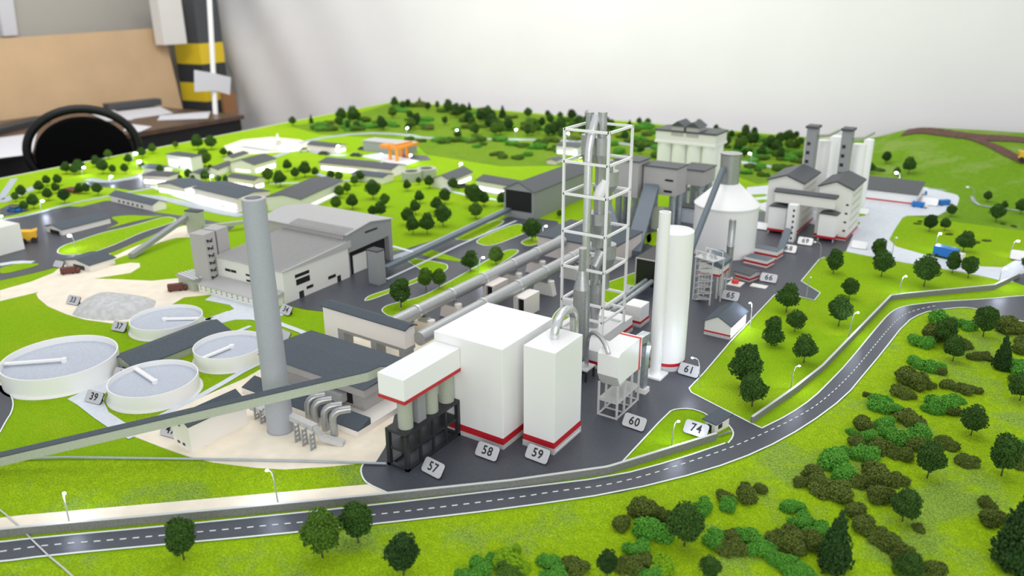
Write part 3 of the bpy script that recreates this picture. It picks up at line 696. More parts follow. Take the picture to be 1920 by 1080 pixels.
# cyclones and pipes inside
def wxy(px, py, z): return P(px, py, z)
def put(name, label, cat, mb, m='silver', parts=()):
    return tag(fix_normals(mb.build(name, m)), label, cat)
_f = PY(1095, 604, 1.553); c = Vector((_f.x, 1.553, hb2))
zt1 = HT(c.x, c.y, 272)
top = [Vector((c.x, c.y, hb2)), Vector((c.x, c.y, zt1-.01)), Vector((c.x+.001, c.y+.004, zt1+.008))]
te = PY(1119, 218, 1.583)
mid_ = top[-1]+(te-top[-1])*.5
put('riser_pipe', 'thick silver riser pipe climbing the tower and bending over at the top', 'pipe', MB(c).tube(top+[mid_+Vector((0, 0, .008)), te], .0092, 20), 'alu')
def cyclone(label, px, rp, rows, zr, cone, name='cyclone', m='silver', inlet=None):
    """rows: image rows (top outlet, body top, body bottom, cone tip, spout end) for an axis whose foot is at zr"""
    x, y = zr; d = proj(x, y, .3)[2]; k = lambda r_: r_*d/F_
    zs = [HT(x, y, v) for v in rows]
    prof = [(k(rp*cone), zs[4]), (k(rp*cone), zs[3]), (k(rp), zs[2]), (k(rp), zs[2]), (k(rp), zs[1]), (k(rp), zs[1]), (k(rp*.5), zs[1]), (k(rp*.5), zs[1]), (k(rp*.5), zs[0]), (k(rp*.5), zs[0]), (.0001, zs[0])]
    cy = thing(name, label, 'cyclone', (x, y, zs[4])); o = (x, y, zs[4])
    fix_normals(MB(o).lathe((x, y), prof[:7], 36).build('body', m, cy))
    fix_normals(MB(o).lathe((x, y), prof[6:], 36).build('outlet_pipe', m, cy))
    return cy
def foot(px, x=None, y=None):
    """tower-interior axis seen at column px: choose y, solve x"""
    q = PY(px, 400, y); return (q.x, q.y)
cyclone('upper silver cyclone hanging from the top right pipe of the lattice tower', 1122, 16.5, (210, 257, 289, 318, 345), foot(1124, y=1.585), .62)
cyclone('second upper silver cyclone, half hidden behind the thick riser pipe', 1104, 14.5, (210, 252, 288, 312, 335), foot(1101, y=1.620), .5)
cyclone('short wide silver cyclone at the middle height of the lattice tower, rear side', 1136, 21, (300, 320, 346, 362, 385), foot(1136, y=1.622), .5)
cyclone('silver cyclone in the middle of the lattice tower', 1122, 22, (365, 398, 418, 442, 462), foot(1124, y=1.595), .6)
cyclone('lower silver cyclone near the bottom half of the lattice tower', 1137, 20, (420, 457, 482, 512, 540), foot(1138, y=1.622), .45)
cyclone('lowest silver vessel standing over the white base building', 1126, 17.5, (480, 530, 566, 590, 612), foot(1119, y=1.590), .6)
f_ = foot(1117, y=1.575)
q0 = Vector((f_[0], f_[1], HT(f_[0], f_[1], 395))); q1 = q0+Vector((0, 0, -.03))
fk = foot(1120, y=1.572)
z_a = HT(fk[0], fk[1], 345); z_b = HT(fk[0], fk[1], 372)
fd = PY(1133, 400, 1.60)
put('elbow_duct', 'slanting silver duct with a white oval end between the upper and middle cyclones', 'duct', MB((fk[0], fk[1], z_b)).tube([(fk[0]+.007, fk[1]+.016, z_a+.006), (fk[0], fk[1], z_b)], .0125, 24), 'white')
z_a = HT(fk[0], fk[1], 478); z_b = HT(fk[0], fk[1], 500)
put('elbow_duct', 'slanting grey duct with a round end between the middle and lower cyclones', 'duct', MB((fk[0], fk[1], z_b)).tube([(fk[0]+.008, fk[1]+.016, z_a+.006), (fk[0]-.001, fk[1]-.001, z_b)], .0125, 24), 'silver')
# bottle-shaped stack in front of the tower
c = P(1087, 690); d = proj(c.x, c.y, .1)[2]; k = d/F_
z_a, z_b, z_c = HT(c.x, c.y, 541), HT(c.x, c.y, 510), HT(c.x, c.y, 466)
bs = thing('bottle_stack', 'silver bottle-shaped stack standing between the narrow white building and the lattice tower', 'stack', c)
MB(c).lathe(c, [(15.5*k, 0), (15.5*k, z_a), (15.5*k, z_a), (7*k, z_b+.004), (7*k, z_b+.004), (6.6*k, z_c), (6.6*k, z_c), (.0001, z_c)], 40).build('body', 'silver', bs)
MB(c).cyl(c, 7.2*k, 7.2*k, z_c, z_c+.0015, 32).build('rim', 'palegrey', bs)
# duct, stand and arched pipe to the filter
q = P(1108, 712); st = thing('pipe_stand', 'small grey table-like stand beside the narrow white building', 'stand', q); zs = HT(q.x, q.y, 692)
MB(q).box(q.x-.03, q.y-.02, zs, q.x, q.y+.02, zs+.003).build('top', 'palegrey', st)
for dx in (-.028, -.003):
    for dy in (-.018, .017): MB(q).box(q.x+dx-.002, q.y+dy-.002, 0, q.x+dx+.002, q.y+dy+.002, zs).build('leg', 'charcoal', st)
a = Vector((q.x-.012, q.y, zs+.003))
fb = P(1141, 664, .148)
za = HT(a.x, a.y, 652)
pk = HT((a.x+fb.x)/2, (a.y+fb.y)/2, 627)
pts = [a, Vector((a.x, a.y, za))]
pts += arc(Vector((a.x, a.y, za)), fb, pk, 14)[1:]
put('arched_pipe', 'thin silver pipe arching over onto the roof of the white filter on stilts', 'pipe', MB(a).tube(pts, .0046, 14), 'alu')
# filter on stilts (plate 60)
x0, x1, y0, y1 = -.650, -.605, 1.277, 1.378
q = Vector((x1, y0, 0)); fl = thing('bag_filter', 'white filter box with bright red edge stripe on clear stilts behind number plate 60', 'filter', q)
zt = .144; zf = .075
fix_normals(MB(q).ext([(y0-.004, zf+.020), (y0+.006, zf+.002), (y1, zf+.002), (y1, zt), (y0+.006, zt), (y0-.004, zt-.006)], x0, x1, 'x').build('housing', 'white', fl))
fix_normals(MB(q).ext([(y0-.0045, zf+.019), (y0+.010, zf-.006), (y0+.03, zf-.002), (y0+.03, zf+.004), (y0+.008, zf+.004)], x0+.002, x1-.001, 'x').build('hopper', 'palegrey', fl))
MB(q).box(x0-.0006, y1-.012, zf, x1+.0008, y1-.006, zt+.0008).build('red_stripe', 'brightred', fl)
for x in (x0+.002, x1-.002):
    for i, y in enumerate((y0+.002, y0+.034, y0+.066, y1-.002)):
        MB(q).box(x-.0018, y-.0018, 0, x+.0018, y+.0018, zf).build('leg', 'palegrey', fl)
mb = MB(q)
for z in (.002, .036):
    for x in (x0+.002, x1-.002): mb.box(x-.0015, y0, z-.0015, x+.0015, y1, z+.0015)
    for y in (y0+.002, y0+.034, y0+.066, y1-.002): mb.box(x0, y-.0015, z-.0015, x1, y+.0015, z+.0015)
mb.build('braces', 'palegrey', fl)
MB(q).box(x0+.004, y0+.004, .036, x1-.004, y1-.004, .038).build('deck', 'palegrey', fl)
# flat galvanised duct from filter to the white stack
q = P(1204, 735); du = thing('arched_duct', 'flat galvanised duct arching down from the filter beside the white stack', 'duct', q)
zt_ = HT(q.x, q.y, 642); yw = .016
A_ = Vector((x1-.012, y1, .130)); pts = [A_, A_+Vector((.010, .022, .008)), Vector((q.x-.012, q.y+.012, zt_)), Vector((q.x, q.y+.004, zt_-.010)), Vector((q.x, q.y, zt_-.03)), Vector((q.x, q.y, .012))]
fix_normals(MB(q).tube(pts, [.012, .012, .012, .012, .011, .010], 4).build('duct_body', 'duct', du))
MB(q).box(q.x-.012, q.y-.010, 0, q.x+.012, q.y+.010, .012).build('foot_block', 'offwhite', du)
# white stack and silo 61
c = P(1228, 704); kk = proj(c.x, c.y, .2)[2]/F_; zz = HT(c.x, c.y, 397)
ws = thing('white_stack', 'slim white stack on a square foot in front of the wide white silo', 'stack', c)
rr = 10.8*kk
MB(c).lathe(c, [(rr*1.0, .003), (rr, .003), (rr, zz), (rr, zz), (rr*.72, zz), (rr*.72, zz), (rr*.7, zz-.03), (.0001, zz-.03)], 40).build('shaft', 'white', ws)
MB(c).box(c.x-.022, c.y-.022, 0, c.x+.022, c.y+.022, .005).build('foot_plate', 'white', ws)
c = P(1250, 683); kk = proj(c.x, c.y, .15)[2]/F_; zz = HT(c.x, c.y, 432); rr = 33.5*kk
si = thing('wide_silo', 'wide white cylindrical silo with red base ring behind number plate 61', 'silo', c)
MB(c).lathe(c, [(rr, 0), (rr, zz), (rr, zz), (rr*.97, zz+.0015), (.0001, zz+.0015)], 64).build('shell', 'white', si)
MB(c).lathe(c, [(rr+.0007, .012), (rr+.0007, .0195)], 64).build('red_ring', 'red', si)
MB(c).lathe(c, [(rr+.001, 0), (rr+.001, .012)], 64).build('plinth_ring', 'palegrey', si)
# small white box with red band beside tower, black portal, cooler conveyor
fr = Fr((1200, 615), (1182, 609), wy=.05, ang=0)
hq = fr.h(577)
whitebox('transfer_box', 'small white box building with red stripe between lattice tower and wide silo', fr.o.x-.045, fr.o.x, fr.o.y, fr.o.y+.05, hq, (.010, .017), .009)
q = P(1190, 533); r = thing('black_portal', 'black rectangular open portal mouth with thin light frame behind the wide silo', 'portal', q)
hx = HT(q.x, q.y, 482)
MB(q).box(q.x, q.y, 0, q.x+.10, q.y+.16, hx).build('housing', 'black', r)
mb = MB(q); e = .003
mb.box(q.x, q.y-.002, hx-e, q.x+.10, q.y, hx).box(q.x, q.y-.002, 0, q.x+e, q.y, hx-e).box(q.x+.10-e, q.y-.002, 0, q.x+.10, q.y, hx-e)
mb.build('frame', 'palegrey', r)
a = P(1222, 528, .03); b = P(1150, 582, .040)
put('cooler_conveyor', 'silver double pipe conveyor sloping from the black portal to the tower base', 'conveyor', MB(a).tube([a, b], .007, 12).tube([a+Vector((-.018, 0, 0)), b+Vector((-.018, 0, 0))], .006, 12), 'duct')
q2 = P(1215, 560)
MB(q2).box(q2.x-.02, q2.y-.02, 0, q2.x+.02, q2.y+.02, .022)
# ================================================================== plate 65 stair-frame filter, thin silver stack
c = P(1364, 522); kk = proj(c.x, c.y, .1)[2]/F_; zz = HT(c.x, c.y, 412); zj = HT(c.x, c.y, 463)
ss = thing('silver_stack', 'slim silver stack in front of the domed white silo', 'stack', c)
MB(c).lathe(c, [(6.6*kk, .003), (6.6*kk, zj), (6.6*kk, zj), (7.4*kk, zj+.001), (7.4*kk, zj+.004), (6.6*kk, zj+.005), (6.6*kk, zz), (6.6*kk, zz), (5*kk, zz), (4.8*kk, zz-.01), (.0001, zz-.01)], 30).build('shaft', 'silver', ss)
MB(c).cyl(c, 10*kk, 10*kk, 0, .003, 24).build('foot_disc', 'offwhite', ss)
fr = Fr((1330, 573), (1299, 562), wy=.05); W = fr.wx; zt = fr.h(492)
sf = thing('stair_tower', 'grey open steel stair tower with zigzag flights beside number plate 65', 'tower', fr.o, fr.a)
wb = .0028
for x in (-W, 0):
    for y in (0, .045): MB().box(x-wb/2, y-wb/2, 0, x+wb/2, y+wb/2, zt).build('post', 'palegrey', sf)
MB().box(-W-.003, -.003, zt, .003, .048, zt+.003).build('top_deck', 'palegrey', sf)
n = 7
for k in range(n):
    z0_ = zt*k/n+.004; z1_ = zt*(k+1)/n-.002
    mb = MB(); s0, s1 = (-W+.006, -.010) if k % 2 == 0 else (-W+.010, -.006)
    mb.bar((s0, -.001, z0_), (s0+(s1-s0)*.25, -.001, z0_+.001), .002)
    mb.add([(s0, 0, z0_), (s1, 0, z1_), (s1, .016, z1_), (s0, .016, z0_), (s0, 0, z0_-.002), (s1, 0, z1_-.002), (s1, .016, z1_-.002), (s0, .016, z0_-.002)], [(0, 1, 2, 3), (7, 6, 5, 4), (0, 4, 5, 1), (1, 5, 6, 2), (2, 6, 7, 3), (3, 7, 4, 0)])
    fl_ = mb.build('stair_flight', 'palegrey', sf); MB().bar((s0, 0, z0_+.006), (s1, 0, z1_+.006), .0015).build('handrail', 'palegrey', fl_)
    MB().box(-W, 0, zt*(k+1)/n-.002, 0, .002, zt*(k+1)/n-.0005).build('landing_rail', 'palegrey', sf)
MB().lathe((-W/2, .022), [(W*.46, zt+.003), (W*.12, zt+.018), (W*.12, zt+.022), (.0001, zt+.022)], 4).build('top_hood', 'silver', sf)
mb = MB()
for x in (-W, 0): mb.bar((x, 0, zt), (x, 0, zt+.020), .0012); mb.bar((x, .04, zt), (x, .04, zt+.020), .0012)
mb.bar((-W, 0, zt+.020), (0, 0, zt+.020), .0012); mb.bar((-W, .04, zt+.020), (0, .04, zt+.020), .0012)
mb.build('railing', 'white', sf)
q = P(1342, 561); q.y = max(q.y, fr.w(0, .052).y); hf = thing('stilt_filter', 'grey-roofed filter house on stilts behind the stair tower, red band at its foot', 'filter', q); o = (q.x, q.y, 0)
z0_ = HT(q.x, q.y, 519); z1_ = HT(q.x, q.y, 494)
MB(q).box(q.x-.055, q.y, z0_, q.x+.004, q.y+.075, z1_).build('housing', 'offwhite', hf)
MB(q).box(q.x-.0556, q.y-.0006, z0_, q.x+.0046, q.y+.0756, z0_+.006).build('red_band', 'red', hf)
fix_normals(MB(q).ext([(q.x-.059, z1_), (q.x+.009, z1_-.014), (q.x+.009, z1_-.003), (q.x-.02, z1_+.014), (q.x-.059, z1_+.008)], q.y-.003, q.y+.078, 'y').build('roof', 'roofblue', hf))
for y in (0, .024, .048, .071):
    for x in (-.052, .0): MB(q).box(q.x+x-.002, q.y+y, 0, q.x+x+.002, q.y+y+.004, z0_).build('leg', 'palegrey', hf)
# ================================================================== small things on the right of the yard
fr = Fr((1368, 638), (1322, 625), (1392, 608)); e1_ = fr.h(612)
hut = house('lit_hut', 'small white hut with dark gabled roof, red stripe and glowing window wall', fr, e1_, rise=.018, wall='offwhite', roof='roof', band=(.009, .013), plinth=.009, wins=[('e', .03, .97, .005, e1_-.004, 5, 'litwin', .86, 'lit_window')])
# fire-red valve box and shelter near plate 66
q = P(1390, 537); r = thing('valve_slab', 'small white slab with a bright red barrel on it near number plate 66', 'equipment', q)
MB(q).box(q.x-.040, q.y-.012, 0, q.x, q.y+.03, .003).build('slab', 'offwhite', r)
MB(q).cyl((q.x-.022, q.y+.010), .010, .010, .003, .012, 20).build('barrel', 'brightred', r)
fr = Fr((1405, 530), (1378, 522), wy=.05)
house('open_shelter', 'low shelter with grey roof and red stripe in front of number plate 66', fr, .022, cat='shelter', rise=.006, axis='x', wall='palegrey', roof='midgrey', band=(.006, .012))
q = P(1436, 542); tag(MB(q).box(q.x-.045, q.y-.005, 0, q.x, q.y+.022, .003).build('pale_slab', 'offwhite'), 'plain pale slab lying below number plate 66', 'slab')
for i, (F_p, L_p, ey, lab) in enumerate((((1437, 503), (1394, 493), 491, 'low white plinth building with red stripe at the foot of the domed silo, outer one'), ((1456, 487), (1412, 478), 474, 'low white plinth building with red stripe, the second one from the domed silo front'))):
    fr = Fr(F_p, L_p, wy=.05)
    house('low_annex', lab, fr, fr.h(ey), flat=True, over=-.001, th=.0005, wall='offwhite', roof='roofblue', band=(.006, .013), plinth=None)
# inclined dark conveyor up to the packing towers
a = P(1463, 468, .012); b = P(1478, 428, .065)
tag(fix_normals(MB(a).beam([a, b], .022, .012).build('inclined_conveyor', 'roofblue')), 'short blue-grey inclined conveyor climbing to the white windowed shaft', 'conveyor')
# ================================================================== domed silo
c = P(1355, 471); kk = proj(c.x, c.y, .1)[2]/F_; rr = 58*kk; za = HT(c.x, c.y, 381); zb = HT(c.x, c.y, 340)
rc_ = 20*proj(c.x, c.y, .3)[2]/F_; ds = thing('domed_silo', 'large white silo with conical roof and grey drum on top', 'silo', c)
MB(c).lathe(c, [(rr, 0), (rr, za), (rr, za)], 72).build('shell', 'white', ds)
MB(c).lathe(c, [(rr+.003, za-.003), (rr+.003, za+.001), (rr+.003, za+.001), (rc_*1.02, zb-.006), (.0001, zb-.004)], 72).build('roof', 'white', ds)
cc = c; zt = HT(c.x, c.y, 287); rc = 20*proj(cc.x, cc.y, zt)[2]/F_
MB(c).lathe(cc, [(rc*.9, za+.01), (rc*.9, za+.02), (rc, zt-.004), (rc, zt-.004), (rc*1.05, zt-.003), (rc*1.05, zt), (rc*1.05, zt), (.0001, zt+.001)], 10).build('drum', 'silver', ds)
a = P(1358, 316, zt-.045); b = P(1268, 540, .02)
a = PY(1355, 318, cc.y-rc-.006); 
tag(fix_normals(MB(b).tube([b, a], .0095, 6).build('inclined_conveyor', 'roofblue')), 'long dark inclined conveyor tube leaning across the domed silo up to its drum', 'conveyor')
# ================================================================== grey clinker buildings and belt galleries in the middle distance
def block(name, label, F, L, R, ty, cat='building', wall='warmgrey', roof='midgrey', wx=None, wy=None, z0y=None, wins=(), ang=None, group=None, over=.004, th=.004, band=None, legs=False, hh=None):
    if ang is None and R is None: ang = 0.
    fr = Fr(F, L, R, wx=wx, wy=wy, ang=ang); h = hh if hh else fr.h(ty); r = thing(name, label, cat, fr.o, fr.a, group); W, D = fr.wx, fr.wy
    zb = fr.h(z0y) if z0y else 0
    MB().box(-W, 0, zb, 0, D, h).build('wall', wall, r)
    if roof: MB().box(-W-over, -over, h, over, D+over, h+th).build('roof', roof, r)
    if band: MB().box(-W-.0006, -.0006, band[0], .0006, D+.0006, band[1]).build('red_band', 'red', r)
    if zb:
        for x in (-W+.015, -.015):
            for y in (.015, D-.015): MB().cyl((x, y), .012, .012, 0, zb, 16).build('column', 'duct', r)
    windows(r, W, D, wins)
    return r, fr, h, zb
r, fr, h, zb = block('crusher_house', 'grey building raised on columns with the wide blue-grey belt gallery entering it', (1262, 432), (1206, 420), None, 318, z0y=369, wy=.09)
windows(r, fr.wx, fr.wy, [('s', .65, .92, h-.045, h-.038, 1, 'dark', .9), ('s', .63, .9, h-.085, h-.077, 1, 'dark', .9)])
top_in = fr.w(-fr.wx*.72, 0, h-.03)
ga = P(1240, 345, 0); b = P(1186, 470, .02)
a = PY(1222, 345, fr.o.y-.005)
tag(fix_normals(MB(b).beam([b, P(1190, 455, .03), a], .052, .022).build('wide_belt_gallery', 'roofblue')), 'wide blue-grey belt gallery climbing from the cream hall to the raised grey building', 'conveyor')
a2 = a+Vector((-.20, -.012, -.02)); b2 = P(1152, 440, .04)
tag(fix_normals(MB(b2).beam([b2, a2], .045, .022).build('wide_belt_gallery', 'roofblue')), 'second wide blue-grey belt gallery, seen through the lattice tower', 'conveyor')
block('grey_tower', 'plain grey tower block seen between lattice tower and raised grey building', (1192, 425), (1150, 417), None, 305, z0y=372, wy=.09)
block('grey_annex', 'grey flat-roofed block joined behind the raised grey building', (1313, 410), (1276, 400), None, 322, wy=.12, z0y=350)
block('low_grey_store', 'low pale building with dark roof between the grey blocks and the domed silo', (1335, 395), (1290, 385), None, 362, wall='cream', roof='roof', wy=.08)
block('lit_grey_bay', 'bluish pale block under the grey annex', (1300, 420), (1272, 412), None, 392, wall='concrete', roof='midgrey', wy=.05)
for (x, y, l) in ((1203, 420, 'first'), (1232, 428, 'second')):
    q = P(x, y); tag(MB(q).cyl(q, .022, .022, 0, .075, 24).build('grey_tank', 'sage'), l+' upright grey-green tank under the wide belt gallery', 'tank')
# clinker silos: two rows of white cylinders with grey head houses
q0 = P(1242, 345); kk = proj(q0.x, q0.y, .1)[2]/F_; zt = HT(q0.x, q0.y, 263)
xs = [PY(px, 345, q0.y).x for px in (1243, 1269, 1298, 1326)]
rs2 = [.5*(PY(b_, 345, q0.y).x-PY(a_, 345, q0.y).x) for a_, b_ in ((1229, 1256), (1256, 1283), (1284, 1312), (1311, 1343))]
nm = ['outermost', 'second', 'third', 'innermost']
for row in (0, 1):
    for i in range(4):
        rr = (xs[3]-xs[0])/3*.49; x = xs[0]+(xs[3]-xs[0])*i/3; y = q0.y+row*rr*2.05
        sl = MB((x, y, 0)).cyl((x, y), rr, rr, 0, zt, 40).build('cement_silo', 'white')
        tag(sl, f"{nm[i]} white silo of the {'front' if row==0 else 'rear'} row under the grey double head house", 'silo', 'white silos of the rear silo battery' )
bx0, bx1, by0, by1 = xs[0]-rr, xs[3]+rr, q0.y-rr, q0.y+rr*3.05
hd = thing('silo_head_house', 'pale slab and two grey gabled head houses on top of the rear silo battery', 'building', (bx1, by0, zt)); o = (bx1, by0, zt)
MB(o).box(bx0, by0, zt, bx1, by1, zt+.045).build('slab_wall', 'offwhite', hd)
MB(o).box(bx0-.003, by0-.003, zt-.004, bx1+.003, by1+.003, zt+.006).build('light_band', 'white', hd)
MB(o).box(bx0-.004, by0-.004, zt+.045, bx1+.004, by1+.004, zt+.052).build('roof', 'midgrey', hd)
for i in (0, 1):
    xa = bx0+(bx1-bx0)*(.25+.25*i)+.004; xb = xa+(bx1-bx0)*.25-.012
    MB(o).box(xa, by0-.002, zt+.030, xb, by1-.05, zt+.070).build('head_house', 'warmgrey', hd)
    fix_normals(MB(o).ext([(xa-.005, zt+.070), (xb+.005, zt+.070), ((xa+xb)/2, zt+.092)], by0-.006, by1-.045, 'y').build('gable_roof', 'midgrey', hd))
# ================================================================== packing towers
def tower(label, F, L, R, ez, px):
    fr = Fr(F, L, R, ang=0); h = fr.h(ez); r = thing('packing_tower', label, 'building', fr.o, fr.a); W, D = fr.wx, fr.wy
    fix_normals(MB().ext([(-W, 0), (0, 0), (0, h), (-W*.5, h+.022), (-W, h)], 0, D, 'y').build('wall', 'offwhite', r))
    fix_normals(MB().ext([(.006, h-.001), (.006, h+.004), (-W*.5, h+.027), (-W-.006, h+.004), (-W-.006, h-.001), (-W*.5, h+.022)], -.006, D+.006, 'y').build('roof', 'midgrey', r))
    MB().box(-W-.001, -.001, .004, .001, D+.001, .012).build('red_band', 'red', r)
    windows(r, W, D, [('e', .1, .9, h*(.2+.16*k), h*(.2+.16*k)+.006, 1, 'palegrey', .9) for k in range(5)]+[('s', .86, .95, h*(.18+.17*k), h*(.18+.17*k)+.006, 1, 'glass', .9) for k in range(4)])
    return fr, h, r
f1, h1, t1 = tower('white packing tower with gabled grey roof, the one with the row of small side windows', (1585, 452), (1532, 437), (1604, 428), 357, 0)
f2, h2, t2 = tower('white packing tower with gabled grey roof, the one next to the domed silo', (1495, 438), (1438, 424), (1517, 412), 345, 0)
# link bridge in front of both
a = P(1568, 374, .0); yb = f1.o.y-.035
A = PY(1566, 374, yb); B = PY(1454, 361, yb); C = PY(1566, 393, yb)
br = thing('link_bridge', 'long white bridge building with grey roof linking the two packing towers', 'building', (A.x, yb, C.z)); o = (A.x, yb, C.z)
MB(o).box(B.x, yb, C.z, A.x, yb+.034, A.z).build('wall', 'offwhite', br)
fix_normals(MB(o).ext([(yb-.004, A.z), (yb+.035, A.z), (yb+.035, A.z+.008), (yb+.015, A.z+.012), (yb-.004, A.z+.004)], B.x-.004, A.x+.004, 'x').build('roof', 'midgrey', br))
for (l, rx, ty, by, lab) in ((1438, 1470, 383, 430, 'white curved-roof bin with red stripe under the bridge, next to the domed silo'), (1531, 1564, 397, 446, 'white curved-roof bin with red stripe under the bridge, nearer the pale yard')):
    y_ = yb-.012; p1 = PY(rx, by, y_); p0 = PY(l, by, y_); zt_ = min(PY((l+rx)/2, ty, y_).z, C.z-.003)
    p1.z = max(p1.z, .004); r = thing('feed_bin', lab, 'bin', (p1.x, y_, 0)); o = (p1.x, y_, 0)
    MB(o).box(p0.x, y_, .016, p1.x, y_+.05, zt_-.008).build('housing', 'white', r)
    MB(o).box(p0.x-.0008, y_-.0008, .012, p1.x+.0008, y_+.0508, .020).build('red_band', 'red', r)
    n = 8; prof = [(p0.x-.002+(p1.x-p0.x+.004)*k/n, zt_-.008+.006*math.sin(PI*k/n)) for k in range(n+1)]
    fix_normals(MB(o).ext(prof+[(p1.x+.002, zt_-.009), (p0.x-.002, zt_-.009)], y_-.003, y_+.053, 'y').build('curved_roof', 'midgrey', r))
    for x in (p0.x+.004, p1.x-.004): MB(o).box(x-.002, y_+.003, 0, x+.002, y_+.007, .016).build('leg', 'palegrey', r)
q = P(1487, 455); zt_ = HT(q.x, q.y, 386); r = thing('windowed_shaft', 'narrow white shaft with a column of small black square windows between the packing towers', 'shaft', q)
MB(q).box(q.x-.030, q.y, 0, q.x, q.y+.03, zt_).build('wall', 'white', r)
for k in range(6): MB(q).box(q.x-.012, q.y-.0008, zt_*(.08+.15*k), q.x-.006, q.y+.001, zt_*(.08+.15*k)+.008).build('window', 'glass', r)
# silo clusters behind the towers
def cluster(cyls, tw_, side):
    ybase = f1.o.y+.36
    for i, (px, hw, ty, dy) in enumerate(cyls):
        y = ybase+dy; q = PY(px, 330, y); zz = PY(px, ty, y).z; rr = hw*proj(q.x, y, zz)[2]/F_
        s_ = MB((q.x, y, 0)).lathe((q.x, y), [(rr, 0), (rr, zz-.004), (rr*.95, zz), (rr*.95, zz), (.0001, zz+.002)], 32).build('tall_silo', 'white')
        tag(s_, ['front', 'rear', 'half hidden'][i]+' tall white silo '+side, 'silo', 'tall white silos behind the packing towers')
    px0, px1, ty, by = tw_; y = ybase-.10; a = PY(px0, ty, y); b = PY(px1, ty, y); r = thing('elevator_tower', 'grey elevator tower with stair windows '+side, 'tower', (b.x, y, 0)); o = (b.x, y, 0)
    MB(o).box(a.x, y, 0, b.x, y+.05, a.z-.004).build('shaft', 'grey', r); MB(o).box(a.x-.005, y-.005, a.z-.004, b.x+.005, y+.055, a.z+.004).build('cap', 'midgrey', r)
    for k in range(5): MB(o).box(a.x+.006, y-.001, a.z*(.40+.1*k), a.x+.018, y+.001, a.z*(.40+.1*k)+.012).build('window', 'glass', r)
    z2 = a.z-.03; fix_normals(MB(o).beam([(b.x, y+.03, z2), (b.x+.025, y+.08, z2-.002), (b.x+.045, y+.15, z2+.010)], .014, .010).build('head_conveyor', 'sage', r))
cluster(((1538, 11.5, 262, .0), (1559, 11, 254, .14), (1508, 6, 260, .10)), (1514, 1532, 238, 320), 'rising behind the packing tower next to the dome')
cluster(((1604, 12, 269, .0), (1620, 9, 260, .12), (1574, 7, 268, .08)), (1580, 1598, 243, 330), 'rising behind the packing tower nearer the pale yard')
fr = Fr((1716, 387), (1560, 363), (1732, 372), ang=0)
house('warehouse', 'long white warehouse with grey roof and red stripe beside the blue truck', fr, fr.h(366), rise=.02, mono='n', wall='white', roof='midgrey', band=(.006, .012), over=.005)
# trucks
def truck(label, px, py, ang, body='blue', cab='offwhite', s=1., tall=1.):
    q = P(px, py); r = thing('toy_truck', label, 'truck', q, ang); L = .055*s; w = .018*s
    MB().box(-L, 0, .004*s, -.012*s, w, .022*s*tall).build('load_box', body, r); MB().box(-.011*s, .001, .004*s, 0, w-.001, .016*s).build('cab', cab, r)
    for x in (-L+.008*s, -.020*s, -.006*s):
        for y in (.001, w-.001): MB().tube([(x, y-.0015, .0035*s), (x, y+.0015, .0035*s)], .0035*s, 12).build('wheel', 'black', r)
    return r
truck('blue truck parked at the end of the long white warehouse', 1738, 392, .0, s=1.)
truck('blue truck on the pale road behind two trees of the right lawn', 1800, 493, -.35, s=1.6)
truck('white and blue truck behind the corner of the long warehouse', 1738, 366, .8, 'offwhite', 'blue')
truck('blue truck at the edge of the pale yard behind the trees', 1786, 385, .8)
truck('small dark red truck standing at the sand quarry shed with the gabled roof', 150, 513, .9, 'brown', 'brown', .95)
truck('small dark red truck standing under the striped pavilion', 352, 545, .9, 'brown', 'brown', .95)
# yellow dump trucks
def dumper(label, px, py, ang, s):
    q = P(px, py); r = thing('dump_truck', label, 'truck', q, ang)
    MB().box(-.05*s, 0, .012*s, 0, .035*s, .020*s).build('chassis', 'yellow', r)
    fix_normals(MB().ext([(-.055*s, .045*s), (-.045*s, .020*s), (-.012*s, .020*s), (.006*s, .040*s), (.006*s, .044*s), (-.012*s, .040*s), (-.03*s, .042*s)], -.001, .036*s, 'y').build('tipper_bed', 'yellow', r))
    MB().box(-.010*s, .002*s, .018*s, .002*s, .020*s, .034*s).build('cab', 'yellow', r)
    for x in (-.04*s, -.008*s):
        for y in (-.002*s, .031*s): MB().tube([(x, y, .010*s), (x, y+.007*s, .010*s)], .010*s, 18).build('wheel', 'black', r)
dumper('yellow dump truck behind the plain white box on the dark quarry yard', 70, 455, 1.05, 1.0)
q = P(1915, 305, .19); dt = dumper('yellow dump truck on the brown hill road, cut by the picture edge', 1925, 300, .2, 1.0)
dt = bpy.data.objects['dump_truck.001']; xx, yy = 0.62, 4.25; 
hx_, hy_ = onhill(1934, 306); dt.location = (hx_, hy_, hillz(hx_, hy_)+Z0+.004)
# ================================================================== left side: tanks, hall, sheds
def tank(label, cx_, cy_, hw, ry, arm, scale_h=1.):
    c = P(cx_, cy_); d = proj(*c)[2]; rr = hw*d/F_; h = HT(c.x, c.y, ry); r = thing('thickener_tank', label, 'tank', c)
    MB(c).lathe(c, [(rr, 0), (rr*1.0, h), (rr, h), (rr*.975, h), (rr*.975, h), (rr*.975, h*.55)], 72).build('basin', 'white', r)
    MB(c).cyl(c, rr*.975, rr*.975, h*.5, h*.66, 64).build('water_surface', 'water', r)
    aa = arm; v = Vector((math.cos(aa), math.sin(aa), 0)); z = h*.86
    p0 = c+v*rr*.97; p1 = c-v*rr*.06; p0.z = p1.z = z
    ra = fix_normals(MB(c).beam([p0, p1], .0095, .004).build('rake_arm', 'white', r))
    MB(c).cyl((p1.x, p1.y), .0062, .0062, h*.6, z+.001, 20).build('pivot', 'white', ra)
    MB(c).lathe(c, [(rr+.006, .0002), (rr+.006, .0012), (rr, .0012)], 64).build('skirt', 'offwhite', r)
c1_ = P(112, 702); 
